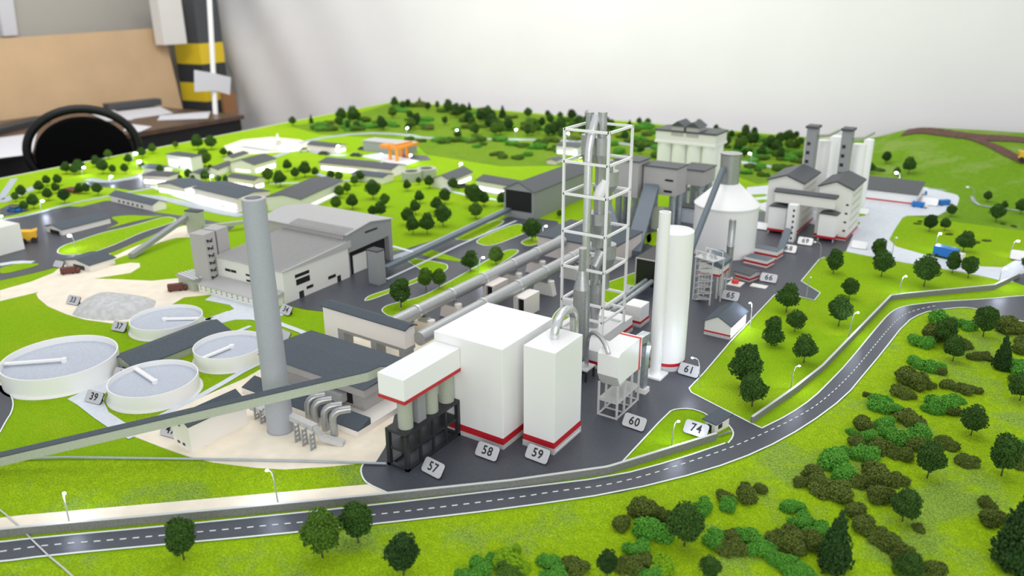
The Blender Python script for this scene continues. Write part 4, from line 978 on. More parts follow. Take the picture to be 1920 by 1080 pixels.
def armang(cx_, cy_, ex, ey): a_ = P(cx_, cy_); b_ = P(ex, ey); return math.atan2(b_.y-a_.y, b_.x-a_.x)
tank('largest white round thickener tank, at the picture edge near number plate 39', 119, 701, 99, 668, armang(112, 662, 30, 668))
tank('white round thickener tank behind the long arched grey building, next to the gravel mound', 315, 613, 64, 594, armang(313, 597, 362, 596))
tank('white round thickener tank below the long conveyor side, between plate 39 and the chimney', 292, 735, 79, 708, armang(290, 712, 257, 690))
tank('white round thickener tank half hidden behind the grey chimney', 434, 671, 65, 645, armang(436, 644, 378, 668))
fr = Fr((257, 706), wx=.098, wy=.25, ang=.0); e_h = .020
house('arched_shed', 'long building with dark rounded roof lying between the white thickener tanks', fr, e_h, rise=.016, wall='sage', roof='roof', over=.004, wins=[('s', .45, .75, 0, e_h*.55, 1, 'glass', .9, 'door')])
# building 47
fr = Fr((360, 849), (327, 832), (466, 797)); e_h = fr.h(802)
b47 = house('pump_house', 'cream building with dark gabled roof behind number plate 47', fr, e_h, rise=.016, wall='cream', roof='roof', over=.001, wins=[('s', .15, .75, .008, .013, 2, 'glass', .45), ('s', .42, .54, e_h-.006, e_h-.001, 1, 'glass', .9)])
# gravel mound
vs = []; c = P(213, 580); cw = [P(x, y) for x, y in ((135, 590), (150, 568), (175, 555), (205, 552), (245, 556), (292, 562), (293, 570), (285, 583), (260, 596), (225, 602), (190, 602), (160, 598), (140, 594))]
n = len(cw); rings = 8; mbm = MB((c.x, c.y, 0)); vs = []
pl = [tuple(p[:2]) for p in cw]; pl = smooth(pl+[pl[0]], 2)[:-1]; n = len(pl)
for k in range(rings+1):
    t = 1-k/rings
    for p in pl:
        x = c.x+(p[0]-c.x)*t; y = c.y+(p[1]-c.y)*t
        z = .034*(1-t*t)**.8*(1+.15*noise.noise(Vector((x*14, y*14, 3)))) if k else .001
        vs.append((x, y, z))
fs = [(k*n+i, k*n+(i+1) % n, (k+1)*n+(i+1) % n, (k+1)*n+i) for k in range(rings) for i in range(n)]
mbm.add(vs, fs, True); tag(fix_normals(mbm.build('gravel_mound', 'gravel')), 'low oval mound of pale gravel on the sand next to number plate 33', 'mound')
# big two-part hall
fr = Fr((536, 571), (418, 537), (652, 519)); e_h = fr.h(511); W, D = fr.wx, fr.wy
bh = thing('production_hall', 'large pale hall with ribbed grey roofs, its taller grey part behind', 'building', fr.o, fr.a)
hr = e_h+.0
hiR = PX(652, 467, fr.w(0, D).x).z
MB().box(-W, 0, 0, 0, D, e_h).build('wall', 'offwhite', bh)
fix_normals(MB().ext([(-.004, e_h), (-.004, e_h+.002), (D+.01, e_h+.020), (D+.01, e_h)], -W-.004, .004, 'x').build('low_roof', 'rooflight', bh))
fix_normals(MB().ext([(0, e_h), (D, e_h), (D, e_h+.0175)], -W, -.0005, 'x').build('gable_wall', 'offwhite', bh))
mb = MB()
for k in range(26):
    x = -W+W*(k+.5)/26; mb.add([(x-.0009, -.004, e_h+.002), (x+.0009, -.004, e_h+.002), (x+.0009, D, e_h+.0198), (x-.0009, D, e_h+.0198), (x-.0009, -.004, e_h+.006), (x+.0009, -.004, e_h+.006), (x+.0009, D, e_h+.0238), (x-.0009, D, e_h+.0238)], [(4, 5, 6, 7), (0, 4, 7, 3), (1, 2, 6, 5), (0, 1, 5, 4)])
mb.build('low_roof_ribs', 'rooflight', bh)
D2 = .30; pA = PX(652, 440, fr.w(0, D).x); pR = PX(726, 411, fr.w(0, D+D2).x)
zE = pA.z; D2 = (PX(727, 470, fr.w(0, D+.3).x).y-fr.w(0, D).y)
D2 = max(.2, min(.42, (PX(727, 411, fr.o.x).y-fr.w(0, D).y)))
zE = HT(fr.w(0, D).x, fr.w(0, D).y, 440); zA = HT(fr.w(0, D+D2*.5).x, fr.w(0, D+D2*.5).y, 416)
zo = HT(fr.w(0, D).x, fr.w(0, D).y, 474)
prof = [(D, zo), (D+.02, zo), (D+D2*.92, zo+.006), (D+D2*.92, 0), (D+D2, 0), (D+D2, zE), (D+D2/2, zA), (D, zE)]
fix_normals(MB().ext(prof, -.012, .002, 'x').build('gable_front', 'grey', bh))
fix_normals(MB().ext([(D, 0), (D+D2, 0), (D+D2, zE), (D+D2/2, zA), (D, zE)], -W-.09, -.014, 'x').build('tall_wall', 'warmgrey', bh))
MB().box(-.0138, D+.02, .0, -.0125, D+D2*.9, zo-.004).build('dark_opening', 'dark', bh)
MB().box(-.012, D+.03, .0, -.011, D+D2*.45, zo-.02).build('pale_door', 'offwhite', bh)
s_ = (zA-zE)/(D2/2)
fix_normals(MB().ext([(D-.008, zE-.008*s_), (D-.008, zE-.008*s_+.003), (D+D2/2, zA+.003), (D+D2+.008, zE-.008*s_+.003), (D+D2+.008, zE-.008*s_), (D+D2/2, zA)], -W-.096, .006, 'x').build('tall_roof', 'rooflight', bh))
mb = MB()
for k in range(34):
    x = -W*.86+W*.86*(k+.5)/34; z_a = zE-.008*s_+.003; z_b = zE+D2*.16*s_+.003; w_ = .0009
    mb.add([(x-w_, D-.008, z_a), (x+w_, D-.008, z_a), (x+w_, D+D2*.16, z_b), (x-w_, D+D2*.16, z_b), (x-w_, D-.008, z_a+.0045), (x+w_, D-.008, z_a+.0045), (x+w_, D+D2*.16, z_b+.0045), (x-w_, D+D2*.16, z_b+.0045)], [(4, 5, 6, 7), (0, 4, 7, 3), (1, 2, 6, 5), (0, 1, 5, 4)])
mb.build('tall_roof_ribs', 'rooflight', bh)
MB().box(-.0005, D+D2*.38, zA-.030, .0028, D+D2*.66, zA-.024).build('slot_window', 'glass', bh)
windows(bh, W, D, [('e', .16, .38, e_h*.68, e_h*.78, 1, 'dark', .95), ('e', .17, .38, e_h*.44, e_h*.62, 1, 'dark', .95), ('e', .31, .42, e_h*.20, e_h*.29, 1, 'dark', .9), ('e', .64, .78, e_h*.22, e_h*.32, 1, 'dark', .85),
    ('e', .20, .27, 0, e_h*.22, 1, 'charcoal', .95, 'door'), ('e', .79, .85, 0, e_h*.22, 1, 'charcoal', .95, 'door'), ('s', .12, .30, e_h*.62, e_h*.70, 2, 'dark', .9), ('s', .44, .52, e_h*.62, e_h*.68, 1, 'dark', .9), ('s', .44, .52, e_h*.44, e_h*.50, 1, 'dark', .9)])
lw = thing('lean_to', 'low white annex with ribbed grey roof and tiny dark windows along the pale hall', 'building', fr.w(-.006, -.002), fr.a)
WL = W*1.05; DL = .055; hl = fr.h(546, -.02, -DL)*1.0; hl = .024
MB().box(-WL, -DL, 0, 0, 0, hl).build('wall', 'offwhite', lw)
fix_normals(MB().ext([(-DL-.003, hl), (-DL-.003, hl+.002), (0, hl+.013), (0, hl)], -WL-.003, .003, 'x').build('roof', 'rooflight', lw))
for k in range(12):
    x = -WL*.97+k*WL*.93/12
    for z in (hl*.72, hl*.42): MB().box(x, -DL-.0008, z, x+.003, -DL+.001, z+.003).build('window', 'dark', lw)
# grey block with stair windows left of the hall
fr = Fr((397, 546), (379, 538), (430, 524)); ht_ = fr.h(441)
gb = thing('batching_tower', 'grey slab-like tower with black stair windows left of the pale hall', 'tower', fr.o, fr.a); W, D = fr.wx, fr.wy
MB().box(-W, 0, 0, 0, D*.45, ht_).build('front_slab', 'warmgrey', gb); MB().box(-W*1.0, D*.52, 0, 0, D, ht_*1.0).build('rear_slab', 'warmgrey', gb); MB().box(-W*.9, D*.45, 0, -.004, D*.52, ht_*.97).build('dark_joint', 'charcoal', gb)
for k in range(7): 
    zz = ht_*(.06+.13*k); mb = MB(); mb.bar((.0012, D*.06, zz+.010), (.0012, D*.30, zz), .0022).bar((.0012, D*.10, zz+.002), (.0012, D*.12, zz+.010), .0025).bar((.0012, D*.20, zz+.001), (.0012, D*.30, zz+.009), .002); mb.build('stair_mark', 'dark', gb)
fr = Fr((364, 548), (340, 536), (392, 538)); e_h = fr.h(527)
r, fr, h, zb = block('pavilion', 'small grey pavilion with striped metal roof beside the grey slab tower', (364, 548), (340, 536), (392, 538), 527, wall='sage', roof='silver')
for k in range(5):
    y = fr.wy*(k+.5)/5; MB().box(-fr.wx-.004, y-.0015, h+.004, .004, y+.0015, h+.006).build('roof_rib', 'white', r)
# far-left things
r, fr, h, zb = block('plain_box', 'plain pale box building cut by the picture edge in front of the yellow dump truck', (-60, 497), None, (47, 467), 446, wx=.16, roof=None, wall='offwhite')
fr = Fr((118, 442), (95, 433), (204, 418)); house('long_shed', 'long low shed with dark roof standing on the dark quarry yard', fr, fr.h(431), rise=.010, wall='cream', roof='roof', wins=[('s', .2, .85, 0, .014, 1, 'dark', .9, 'opening')])
fr = Fr((170, 510), (131, 497), (212, 494)); house('quarry_shed', 'low cream shed with dark blue roof at the sand quarry beside a grey number tag', fr, fr.h(498), rise=.010, wall='cream', roof='roof', wins=[('s', .3, .8, 0, .014, 1, 'charcoal', .9, 'opening')])
fr = Fr((288, 397), (217, 376), (307, 390)); e_h = fr.h(384); house('workshop', 'cream workshop with dark roof and four small dark windows behind the quarry yard', fr, e_h, rise=.012, axis='x', wall='cream', roof='roof', wins=[('s', .15, .8, .006, .014, 6, 'dark', .4)])
r, fr, h, zb = block('transfer_tower', 'small sage grey transfer tower where two conveyors meet', (376, 441), (357, 436), (382, 436), 399, wall='sage', roof='midgrey', over=.001)
a = fr.w(-fr.wx, .02, h-.012); b = P(245, 476, .016); tag(fix_normals(MB(b).beam([b, a], .020, .014).build('sloping_conveyor', 'grey')), 'grey conveyor sloping down from the small transfer tower to the sand', 'conveyor')
a2 = fr.w(0, .02, .030); b2 = P(470, 412, .030); tag(fix_normals(MB(a2).beam([a2, b2], .016, .012).build('level_conveyor', 'sage')), 'level grey-green conveyor from the small transfer tower towards the hall', 'conveyor')
# tall junction block at the hall's right end with the long ground conveyor
r, fr, h, zb = block('junction_tower', 'small grey block tower where the long straight conveyor meets the pale hall', (711, 536), (692, 531), (726, 531), 474, wall='grey', roof='midgrey', over=.0005)
a = fr.w(-.004, fr.wy, .028); a = P(722, 500, .035); b = P(958, 388, .035)
tag(fix_normals(MB(a).beam([a, b], .020, .012).build('straight_conveyor', 'roofblue')), 'long straight dark conveyor running beside the lawn to the arched grey shed', 'conveyor')
# ================================================================== town-like buildings further back
LW = 'litsoft'
def hs(name, label, F, L, R, ey, **k):
    fr = Fr(F, L, R, wx=k.pop('wx', None), wy=k.pop('wy', None), ang=k.pop('ang', None)); return house(name, label, fr, fr.h(ey), **k)
hs('storage_shed', 'large grey arched shed with black open end where the long conveyor stops', (1000, 414), (953, 402), (1095, 365), 361, rise=.03, wall='grey', roof='midgrey', over=.004, wins=[('s', .06, .94, .028, .105, 1, 'dark', 1., 'dark_opening')])
hs('lit_workshop', 'long low building with dark roof and a row of glowing windows beside the arched shed', (975, 375), (894, 360), None, 352, wy=.10, rise=.014, axis='x', wall='cream', roof='midgrey', wins=[('s', .05, .95, .012, .026, 6, 'litwin', .85, 'lit_window')])
hs('gabled_house', 'cream gabled house with one glowing side wall behind the lawn trees', (845, 355), (815, 350), (880, 337), 339, rise=.02, wall='cream', roof='midgrey', wins=[('e', .05, .95, .006, .018, 1, 'litwin', .95, 'lit_window')])
hs('long_office', 'long building with dark roof and one continuous glowing window band', (735, 333), (603, 318), (757, 323), 318, rise=.012, axis='x', wall='pink', roof='midgrey', wins=[('s', .03, .8, .005, .020, 1, 'litwin', 1., 'lit_window')])
hs('garage_block', 'long barn with double dark roof and white glowing side behind the pale hall', (565, 400), (510, 392), (632, 362), 374, rise=.012, wall='offwhite', roof='midgrey', wins=[('e', .0, 1., .006, .020, 1, LW, .98, 'lit_wall')])
hs('office_block', 'tall white office block at the left back with one bright face', (361, 322), (319, 315), (379, 317), 295, flat=True, wall='offwhite', roof='midgrey', wins=[('s', .05, .6, .012, .045, 1, LW, .95, 'lit_wall')])
hs('office_building', 'cream office with dark roof and glowing facade nearest the grey chimney top', (448, 396), (376, 373), (500, 380), 372, rise=.010, axis='x', wall='pink', roof='roof', wins=[('s', .03, .97, .008, .024, 3, 'litwin', .9, 'lit_window')])
hs('office_building', 'cream office with dark roof and glowing front between the bright porch and the chimney', (348, 370), (311, 358), (378, 358), 353, rise=.010, axis='y', wall='pink', roof='roof', wins=[('s', .03, .97, .006, .020, 2, 'litwin', .9, 'lit_window'), ('e', .03, .97, .006, .020, 3, 'litwin', .8, 'lit_window')])
hs('office_building', 'small office with dark roof and bright rounded windows in the middle of the town', (478, 356), (433, 348), (493, 350), 338, rise=.008, axis='x', wall='pink', roof='midgrey', wins=[('s', .05, .95, .004, .020, 3, 'litwin', .8, 'lit_window'), ('e', .1, .9, .004, .018, 1, 'litwin', .9, 'lit_window')])
hs('porch_building', 'brightly glowing low building with many lit windows beside the square at the left', (318, 348), (276, 343), (330, 340), 331, flat=True, wall='pink', roof='midgrey', wins=[('s', .04, .96, .005, .020, 5, 'litwin', .8, 'lit_window')])
hs('gabled_house', 'gabled building with bright side wall in front of the sand field', (478, 327), (440, 321), (512, 314), 309, rise=.018, wall='cream', roof='midgrey', wins=[('e', .05, .95, .006, .022, 2, 'litwin', .9, 'lit_window'), ('s', .1, .9, .004, .018, 1, LW, .8, 'lit_wall')])
hs('small_shed', 'small cream shed with dark roof between the white block and the gabled building', (409, 331), (405, 329), (438, 319), 318, wx=.05, rise=.010, wall='cream', roof='midgrey')
hs('small_shed', 'tiny cream shed with dark roof beside the white office block', (375, 338), (367, 335), (383, 330), 326, wx=.05, rise=.006, wall='cream', roof='midgrey')
hs('small_shed', 'low cream shed beside two trees at the edge of the sand field', (437, 302), (425, 299), (457, 292), 296, rise=.008, wall='cream', roof='midgrey')
hs('grey_hall', 'plain grey flat hall behind the orange gantry crane', (762, 292), (690, 281), (772, 285), 272, flat=True, wall='grey', roof='rooflight')
hs('back_house', 'cream house with dark roof and bright windows left of the grey hall', (630, 288), (583, 281), (643, 282), 276, rise=.010, axis='x', wall='pink', roof='midgrey', wins=[('e', .1, .9, .004, .014, 1, 'litwin', .9, 'lit_window')])
hs('back_house', 'glowing white house at the back behind the lattice tower', (1083, 292), (1045, 287), (1100, 284), 277, rise=.008, axis='x', wall='white', roof='midgrey', wins=[('s', .05, .95, .004, .016, 2, 'litwin', .9, 'lit_window')])
hs('back_house', 'bright low house with dark flat roof right behind the lattice tower top', (1205, 322), (1150, 314), (1215, 316), 310, flat=True, wall='white', roof='midgrey', wins=[('s', .05, .95, .004, .016, 1, 'litwin', .9, 'lit_window')])
hs('back_house', 'tiny pinkish house with dark roof beside the glowing white one', (1042, 309), (1028, 306), (1050, 303), 302, rise=.006, wall='pink', roof='midgrey')
hs('lit_canopy', 'brightly lit white canopy at the edge of the sand field', (545, 284), (524, 281), (560, 277), 277, flat=True, wall='white', roof='white', cat='canopy', wins=[('e', .05, .95, .002, .010, 1, 'litwin', .95, 'lit_window'), ('s', .05, .95, .002, .010, 1, 'litwin', .95, 'lit_window')])
hs('back_house', 'long building with dark roof behind the trees left of the round vats', (718, 345), (660, 338), None, 333, wy=.08, rise=.008, axis='x', wall='cream', roof='roof')
hs('square_shelter', 'small pale shelter with dark roof at the edge of the left square', (300, 327), (268, 322), None, 318, wy=.07, rise=.006, axis='x', wall='offwhite', roof='roof')
q = P(140, 360); tag(MB(q).box(q.x-.05, q.y-.02, 0, q.x+.03, q.y+.02, .014).build('red_kiosk', 'brown'), 'small dark reddish brown kiosk among the trees at the left back', 'kiosk')
q = P(523, 274); zt = HT(q.x, q.y, 251); r = thing('white_statue', 'small pale upright monument on the sand field', 'monument', q)
MB(q).cyl(q, .018, .012, 0, zt*.5, 12).build('pedestal', 'palegrey', r); MB(q).cyl((q.x-.004, q.y), .010, .005, zt*.5, zt, 10).build('column', 'offwhite', r)
# round vats
q = P(785, 335); hh = HT(q.x, q.y, 318); r = thing('round_vats', 'pair of joined grey round vats beside the small road', 'vat', q)
v1 = P(772, 338); v2 = P(800, 333)
MB(q).cyl(v1, .045, .045, 0, hh, 36).build('vat', 'sage', r); MB(q).cyl(v2, .045, .045, 0, hh*1.05, 36).build('vat', 'sage', r)
MB(q).cyl(v1, .028, .028, hh, hh+.001, 30).build('dark_mouth', 'charcoal', r); MB(q).cyl(v2, .028, .028, hh*1.05, hh*1.05+.001, 30).build('dark_mouth', 'charcoal', r)
# orange gantry crane
A = P(745, 302); Bq = P(735, 296); 
g = thing('gantry_crane', 'orange portal gantry crane on the pale slab in front of the grey hall', 'crane', A); o = (A.x, A.y, 0)
c1 = [P(732, 300), P(745, 303), P(753, 294), P(764, 296)]; zt = HT(c1[1].x, c1[1].y, 278)
a_, b_, c_, d_ = c1[0], c1[1], c1[2]+Vector((.0, .0, 0)), c1[3]
for v in c1: MB(o).box(v.x-.006, v.y-.006, 0, v.x+.006, v.y+.006, zt).build('leg', 'orange', g)
MB(o).bar((c1[0].x, c1[0].y, zt), (c1[2].x+.02, c1[2].y+.06, zt), .014).build('girder', 'orange', g); MB(o).bar((c1[1].x, c1[1].y, zt), (c1[3].x+.02, c1[3].y+.06, zt), .014).build('girder', 'orange', g)
MB(o).bar((c1[0].x, c1[0].y, zt), (c1[1].x, c1[1].y, zt), .014).build('end_beam', 'orange', g); MB(o).box(c1[0].x-.05, c1[0].y-.02, zt-.005, c1[0].x, c1[0].y+.02, zt+.01).build('trolley', 'orange', g)
# gatehouse by plate 74
fr = Fr((1340, 815), (1322, 806), (1366, 800)); e_h = fr.h(795)
gh = house('gatehouse', 'small cream gatehouse with dark flat roof beside number plate 74', fr, e_h, mono='n', rise=.002, wall='cream', roof='roof', over=.005, wins=[('e', .2, .5, e_h*.35, e_h*.75, 1, 'glass', .9), ('s', .2, .7, 0, e_h*.7, 1, 'charcoal', .8, 'door')])
q = P(1372, 806); tag(MB(P(1345, 816)).bar(P(1345, 817, .005), P(1372, 808, .005), .003).build('barrier_bar', 'silver'), 'thin silver barrier lying beside the gatehouse at the exit road', 'barrier')
# cars in the far streets
cars = [(28, 396, 'blue', 'small blue car parked at the left edge behind the quarry yard'), (670//1-100, 284, 'offwhite', 'white car on the street below the sand field'), (682, 281+0, 'midgrey', 'dark car beside the grey hall, the upper one'), (668, 293, 'midgrey', 'dark car beside the grey hall, the lower one'), (384, 375, 'midgrey', 'dark car in front of the glowing office facade'), (432, 388, 'offwhite', 'white car in front of the glowing office, next to the chimney'), (866, 352, 'midgrey', 'dark car near the gabled house with glowing side'), (608, 290, 'midgrey', 'dark car in front of the cream back house'), (500, 310, 'midgrey', 'small dark car beside the gabled building with bright side')]
for i, (x, y, m_, l) in enumerate(cars):
    q = P(x, y); r = thing('toy_car', l, 'car', q, [.2, 1.0, .3, .3, .1, .3, .9, .2, .9][i]); s = 1.25
    MB().box(-.024*s, -.009*s, .002, .024*s, .009*s, .009*s).build('body', m_, r); MB().box(-.014*s, -.008*s, .009*s, .012*s, .008*s, .014*s).build('cabin', 'glass', r)
    for x_ in (-.015*s, .015*s):
        for y_ in (-.009*s, .009*s): MB().tube([(x_, y_-.001, .003), (x_, y_+.001, .003)], .0035*s, 10).build('wheel', 'black', r)
# ================================================================== number plates
def plate(text, px, py, wpx, label, ang=.0, tilt=52, s=1.0, fade=False, dz=0.):
    """px,py: lower middle of the plate face"""
    q = P(px, py, .001); w = .0475*s; h = .0265*s; t = .0035*s; n = 6; rd = .0055*s
    r = thing('number_plate', label, 'number plate', (q.x, q.y, .0012+dz), ang)
    pts = []
    for cx_, cz, a0 in ((w/2-rd, h-rd, 0), (-w/2+rd, h-rd, 90), (-w/2+rd, rd, 180), (w/2-rd, rd, 270)):
        for k in range(n+1): a = math.radians(a0+90*k/n); pts.append((cx_+rd*math.cos(a), cz+rd*math.sin(a)))
    T = math.radians(tilt); ct, st = math.cos(T), math.sin(T)
    def tr(x, y, z):  # plate plane leaning back: y = depth behind face, z = up along face
        return (x, z*ct+y*st, z*st-y*ct+t*ct)
    def slab(y0, y1, k=1.):
        mb = MB(); m = len(pts); vs = [tr(x*k, y0, z) for x, z in pts]+[tr(x*k, y1, z) for x, z in pts]
        mb.add(vs, [tuple(range(m)), tuple(reversed(range(m, 2*m)))]+[(i, m+i, m+(i+1) % m, (i+1) % m) for i in range(m)]); return mb
    fix_normals(slab(0, .0008*s).build('face', 'plate', r)); fix_normals(slab(.0008*s, t).build('backing', 'plateedge', r))
    # prop foot behind
    fix_normals(MB().add([tr(-w*.3, t, h*.85), tr(w*.3, t, h*.85), (w*.3, tr(0, t, h*.85)[1]+.002, 0), (-w*.3, tr(0, t, h*.85)[1]+.002, 0), (w*.3, .004, 0), (-w*.3, .004, 0)], [(0, 1, 2, 3), (0, 3, 5), (1, 4, 2), (0, 5, 4, 1), (3, 2, 4, 5)]).build('prop', 'plateedge', r))
    cu = bpy.data.curves.new('txt', 'FONT'); cu.body = text; cu.size = .0225*s; cu.align_x = 'CENTER'; cu.align_y = 'CENTER'; cu.extrude = .0002; cu.offset = .00035*s; cu.space_character = 1.15
    to = bpy.data.objects.new('txt', cu); COL.objects.link(to); dg = bpy.context.evaluated_depsgraph_get(); me = bpy.data.meshes.new_from_object(to.evaluated_get(dg)); bpy.data.objects.remove(to)
    for v in me.vertices:
        x, y, z = v.co; v.co = tr(x*.92, -.0003-z, y+h/2)
    no = bpy.data.objects.new('digits', me); COL.objects.link(no); me.materials.clear(); me.materials.append(M['ink']); no.parent = r
    return r
plates = [('57', 806, 892, 'number plate 57 leaning at the corner of the black support frame', -.12, 1.), ('58', 909, 861, 'number plate 58 leaning against the large square white building', 0, 1.), ('59', 1003, 866, 'number plate 59 leaning against the tall narrow white building', -.03, 1.),
 ('60', 1185, 805, 'number plate 60 below the stilted white filter', -.05, 1.), ('61', 1288, 706, 'number plate 61 at the foot of the wide white silo', -.06, 1.), ('74', 1301, 818, 'number plate 74 standing in grass beside the gatehouse', -.03, 1.),
 ('65', 1367, 564, 'number plate 65 beside the open stair tower', .02, 1.), ('66', 1439, 530, 'number plate 66 on the yard next to the red barrel', .02, 1.), ('68', 1477, 474, 'number plate 68 on the yard near the inclined conveyor', .02, 1.), ('69', 1508, 460, 'number plate 69 in front of the windowed white shaft', .02, 1.),
 ('67', 1427, 431, 'blank-looking bright number plate between the domed silo and the first white bin', .02, 1.), ('70', 1609, 467, 'bright plate on the pale yard in front of the packing tower', .02, 1.), ('71', 1616, 402, 'bright plate on the little kerbed lawn of the pale yard', .02, .9), ('72', 1742, 386, 'bright plate beside the blue truck at the warehouse end', .02, 1.2), ('73', 1772, 480, 'bright plate above the blue truck on the pale road', .02, 1.2), ('75', 1912, 489, 'bright plate at the right picture edge', .02, 1.2),
 ('6', 1181, 551, 'partly hidden number plate behind the lattice tower beside the black portal', 0, .9), ('71', 1063, 575, 'number plate almost hidden behind the bottle-shaped stack', 0, .9),
 ('34', 532, 590, 'number plate 34 by the corner of the large pale hall', -.12, .95), ('71', 528, 638, 'number plate hidden behind the grey chimney', -.1, .9),
 ('33', 134, 572, 'number plate 33 standing on the sand beside the gravel mound', .18, .95), ('37', 220, 622, 'number plate 37 in the grass above the largest thickener tank', .18, .95), ('39', 172, 757, 'number plate 39 on the pale path below the largest tank', .18, .95), ('40', 224, 713, 'number plate 40 half hidden between two thickener tanks', .18, .95), ('38', -2, 703, 'number plate at the left picture edge beside the largest tank', .18, .95), ('47', 316, 821, 'number plate 47 leaning behind the cream pump house', .18, 1.), ('71', 107, 502, 'small grey number tag at the roadside near the quarry shed', .18, .8)]
for t, x, y, l, a, s in plates:
    blank = t in ('70', '71', '72', '73', '75', '67')
    r = plate(t, x, y, 45, l, a, 52, s)
    if x > 1410 and y < 495:  # white face colour stands in for lamp glare washing out these plates
        for ch in r.children:
            if ch.name.startswith('face'): ch.data.materials.clear(); ch.data.materials.append(M['white'])
    if blank:
        for ch in list(r.children):
            if ch.name.startswith('digits'): bpy.data.objects.remove(ch)
# ================================================================== landmarks for telling repeats apart
LM = [(345, 1010, "the double-lobed tree"), (505, 940, "the bent road lamp"), (800, 890, 'plate 57'), (910, 850, 'plate 58'), (1187, 795, 'plate 60'), (1290, 690, 'plate 61'), (1303, 803, 'plate 74'), (1368, 555, 'plate 65'), (1438, 522, 'plate 66'),
      (1355, 610, 'the lit hut'), (1409, 790, "the upper wall's end"), (1560, 740, 'the road bend'), (1669, 560, "the upper wall's corner"), (1800, 490, "the road-side blue truck"), (1740, 385, 'the warehouse end'), (1860, 380, "the kinked path"),
      (1530, 410, 'the packing towers'), (1355, 400, 'the domed silo'), (1285, 290, "the rear silos"), (1565, 290, 'the tall silos'), (1120, 240, "the lattice tower"), (1000, 380, 'the arched shed'), (935, 350, "the lit workshop"), (845, 337, 'the gabled house'), (785, 325, 'the round vats'),
      (730, 280, 'the orange gantry'), (680, 312, "the long lit office"), (590, 370, "the double-roofed barn"), (475, 305, "the bright gabled building"), (462, 340, "the small bright office"), (410, 365, "the chimney-side office"), (345, 300, "the white office block"), (300, 340, "the glowing porch"), (255, 295, "the twin bright lamps"),
      (225, 340, 'the left square'), (140, 355, 'the brown kiosk'), (260, 383, 'the workshop'), (150, 420, 'the long shed'), (470, 370, 'the chimney top'), (600, 420, "the ribbed roof"), (700, 500, 'the junction tower'), (900, 490, "the farther kiln"), (500, 270, 'the sand field'), (1900, 690, "the dark cone"), (1563, 1010, "the big cone tree"), (960, 1080, 'the bottom edge'), (1900, 1000, 'the corner thicket'), (1650, 880, 'the bush belt'), (1250, 960, 'the front bush patch'), (30, 390, 'the little car park')]
used = set()
ORD = ['', 'second ', 'third ', 'fourth ', 'fifth ', 'sixth ', 'seventh ', 'eighth ', 'ninth ', 'tenth ', 'eleventh ', 'twelfth ']
def where(px, py, what, skip=()):
    c = []
    for x, y, n in LM:
        if n in skip: continue
        d = math.hypot(px-x, (py-y)*1.4)
        c.append((d, x, y, n))
    c.sort()
    for o_ in range(12):
        for d, x, y, n in c[:2]:
            dx, dy = px-x, (py-y)*1.4
            rel = ('right of' if dx > 0 else 'left of') if abs(dx) > abs(dy) else ('in front of' if dy > 0 else 'behind')
            l = f"{what}, {ORD[o_]+'one out ' if o_ else ''}{rel} {n}"
            if l not in used: used.add(l); return l
    return what
# ================================================================== trees
def blob(c, r, seed, sub=2, amp=.25, sq=.8):
    import bmesh
    bm = bmesh.new(); bmesh.ops.create_icosphere(bm, subdivisions=sub, radius=1); vs = []; fs = []
    for v in bm.verts:
        n = v.co.normalized(); k = 1+amp*noise.noise(n*2.1+Vector((seed, seed*.7, 0)))
        vs.append(Vector(c)+Vector((n.x*r*k, n.y*r*k, n.z*r*k*sq)))
    for f in bm.faces: fs.append([v.index for v in f.verts])
    bm.free(); return vs, fs
def crown_mesh(seed, lobes, n_leaf, leaf, core=.86):
    """lobes: (x,y,z,r); rough foam made of hundreds of small tufts on lumpy cores"""
    rng = random.Random(seed); mb = MB()
    for i, (x, y, z, r) in enumerate(lobes):
        v, f = blob((x, y, z), r*core, seed+i*3.1, 2); mb.add(v, f)
    tot = sum(l[3]**2 for l in lobes)
    for x, y, z, r in lobes:
        for k in range(int(n_leaf*r*r/tot)):
            u = rng.uniform(-1, 1); a = rng.uniform(0, 2*PI); s = math.sqrt(1-u*u); d = Vector((s*math.cos(a), s*math.sin(a), u))
            n_ = 1+.30*noise.noise(d*2.3+Vector((seed*1.3+x*50, y*50, z*50)))
            c = Vector((x, y, z))+Vector((d.x, d.y, d.z*.85))*r*n_*rng.uniform(.86, 1.06)
            q = leaf*rng.uniform(.6, 1.35); ax = Vector((rng.gauss(0, 1), rng.gauss(0, 1), rng.gauss(0, 1))).normalized(); bx = ax.orthogonal().normalized(); cx_ = ax.cross(bx)
            mb.add([c+ax*q*.7, c+bx*q, c+cx_*q*.9, c-bx*q, c-cx_*q*.9, c-ax*q*.7], [(0, 1, 2), (0, 2, 3), (0, 3, 4), (0, 4, 1), (5, 2, 1), (5, 3, 2), (5, 4, 3), (5, 1, 4)])
    return mb
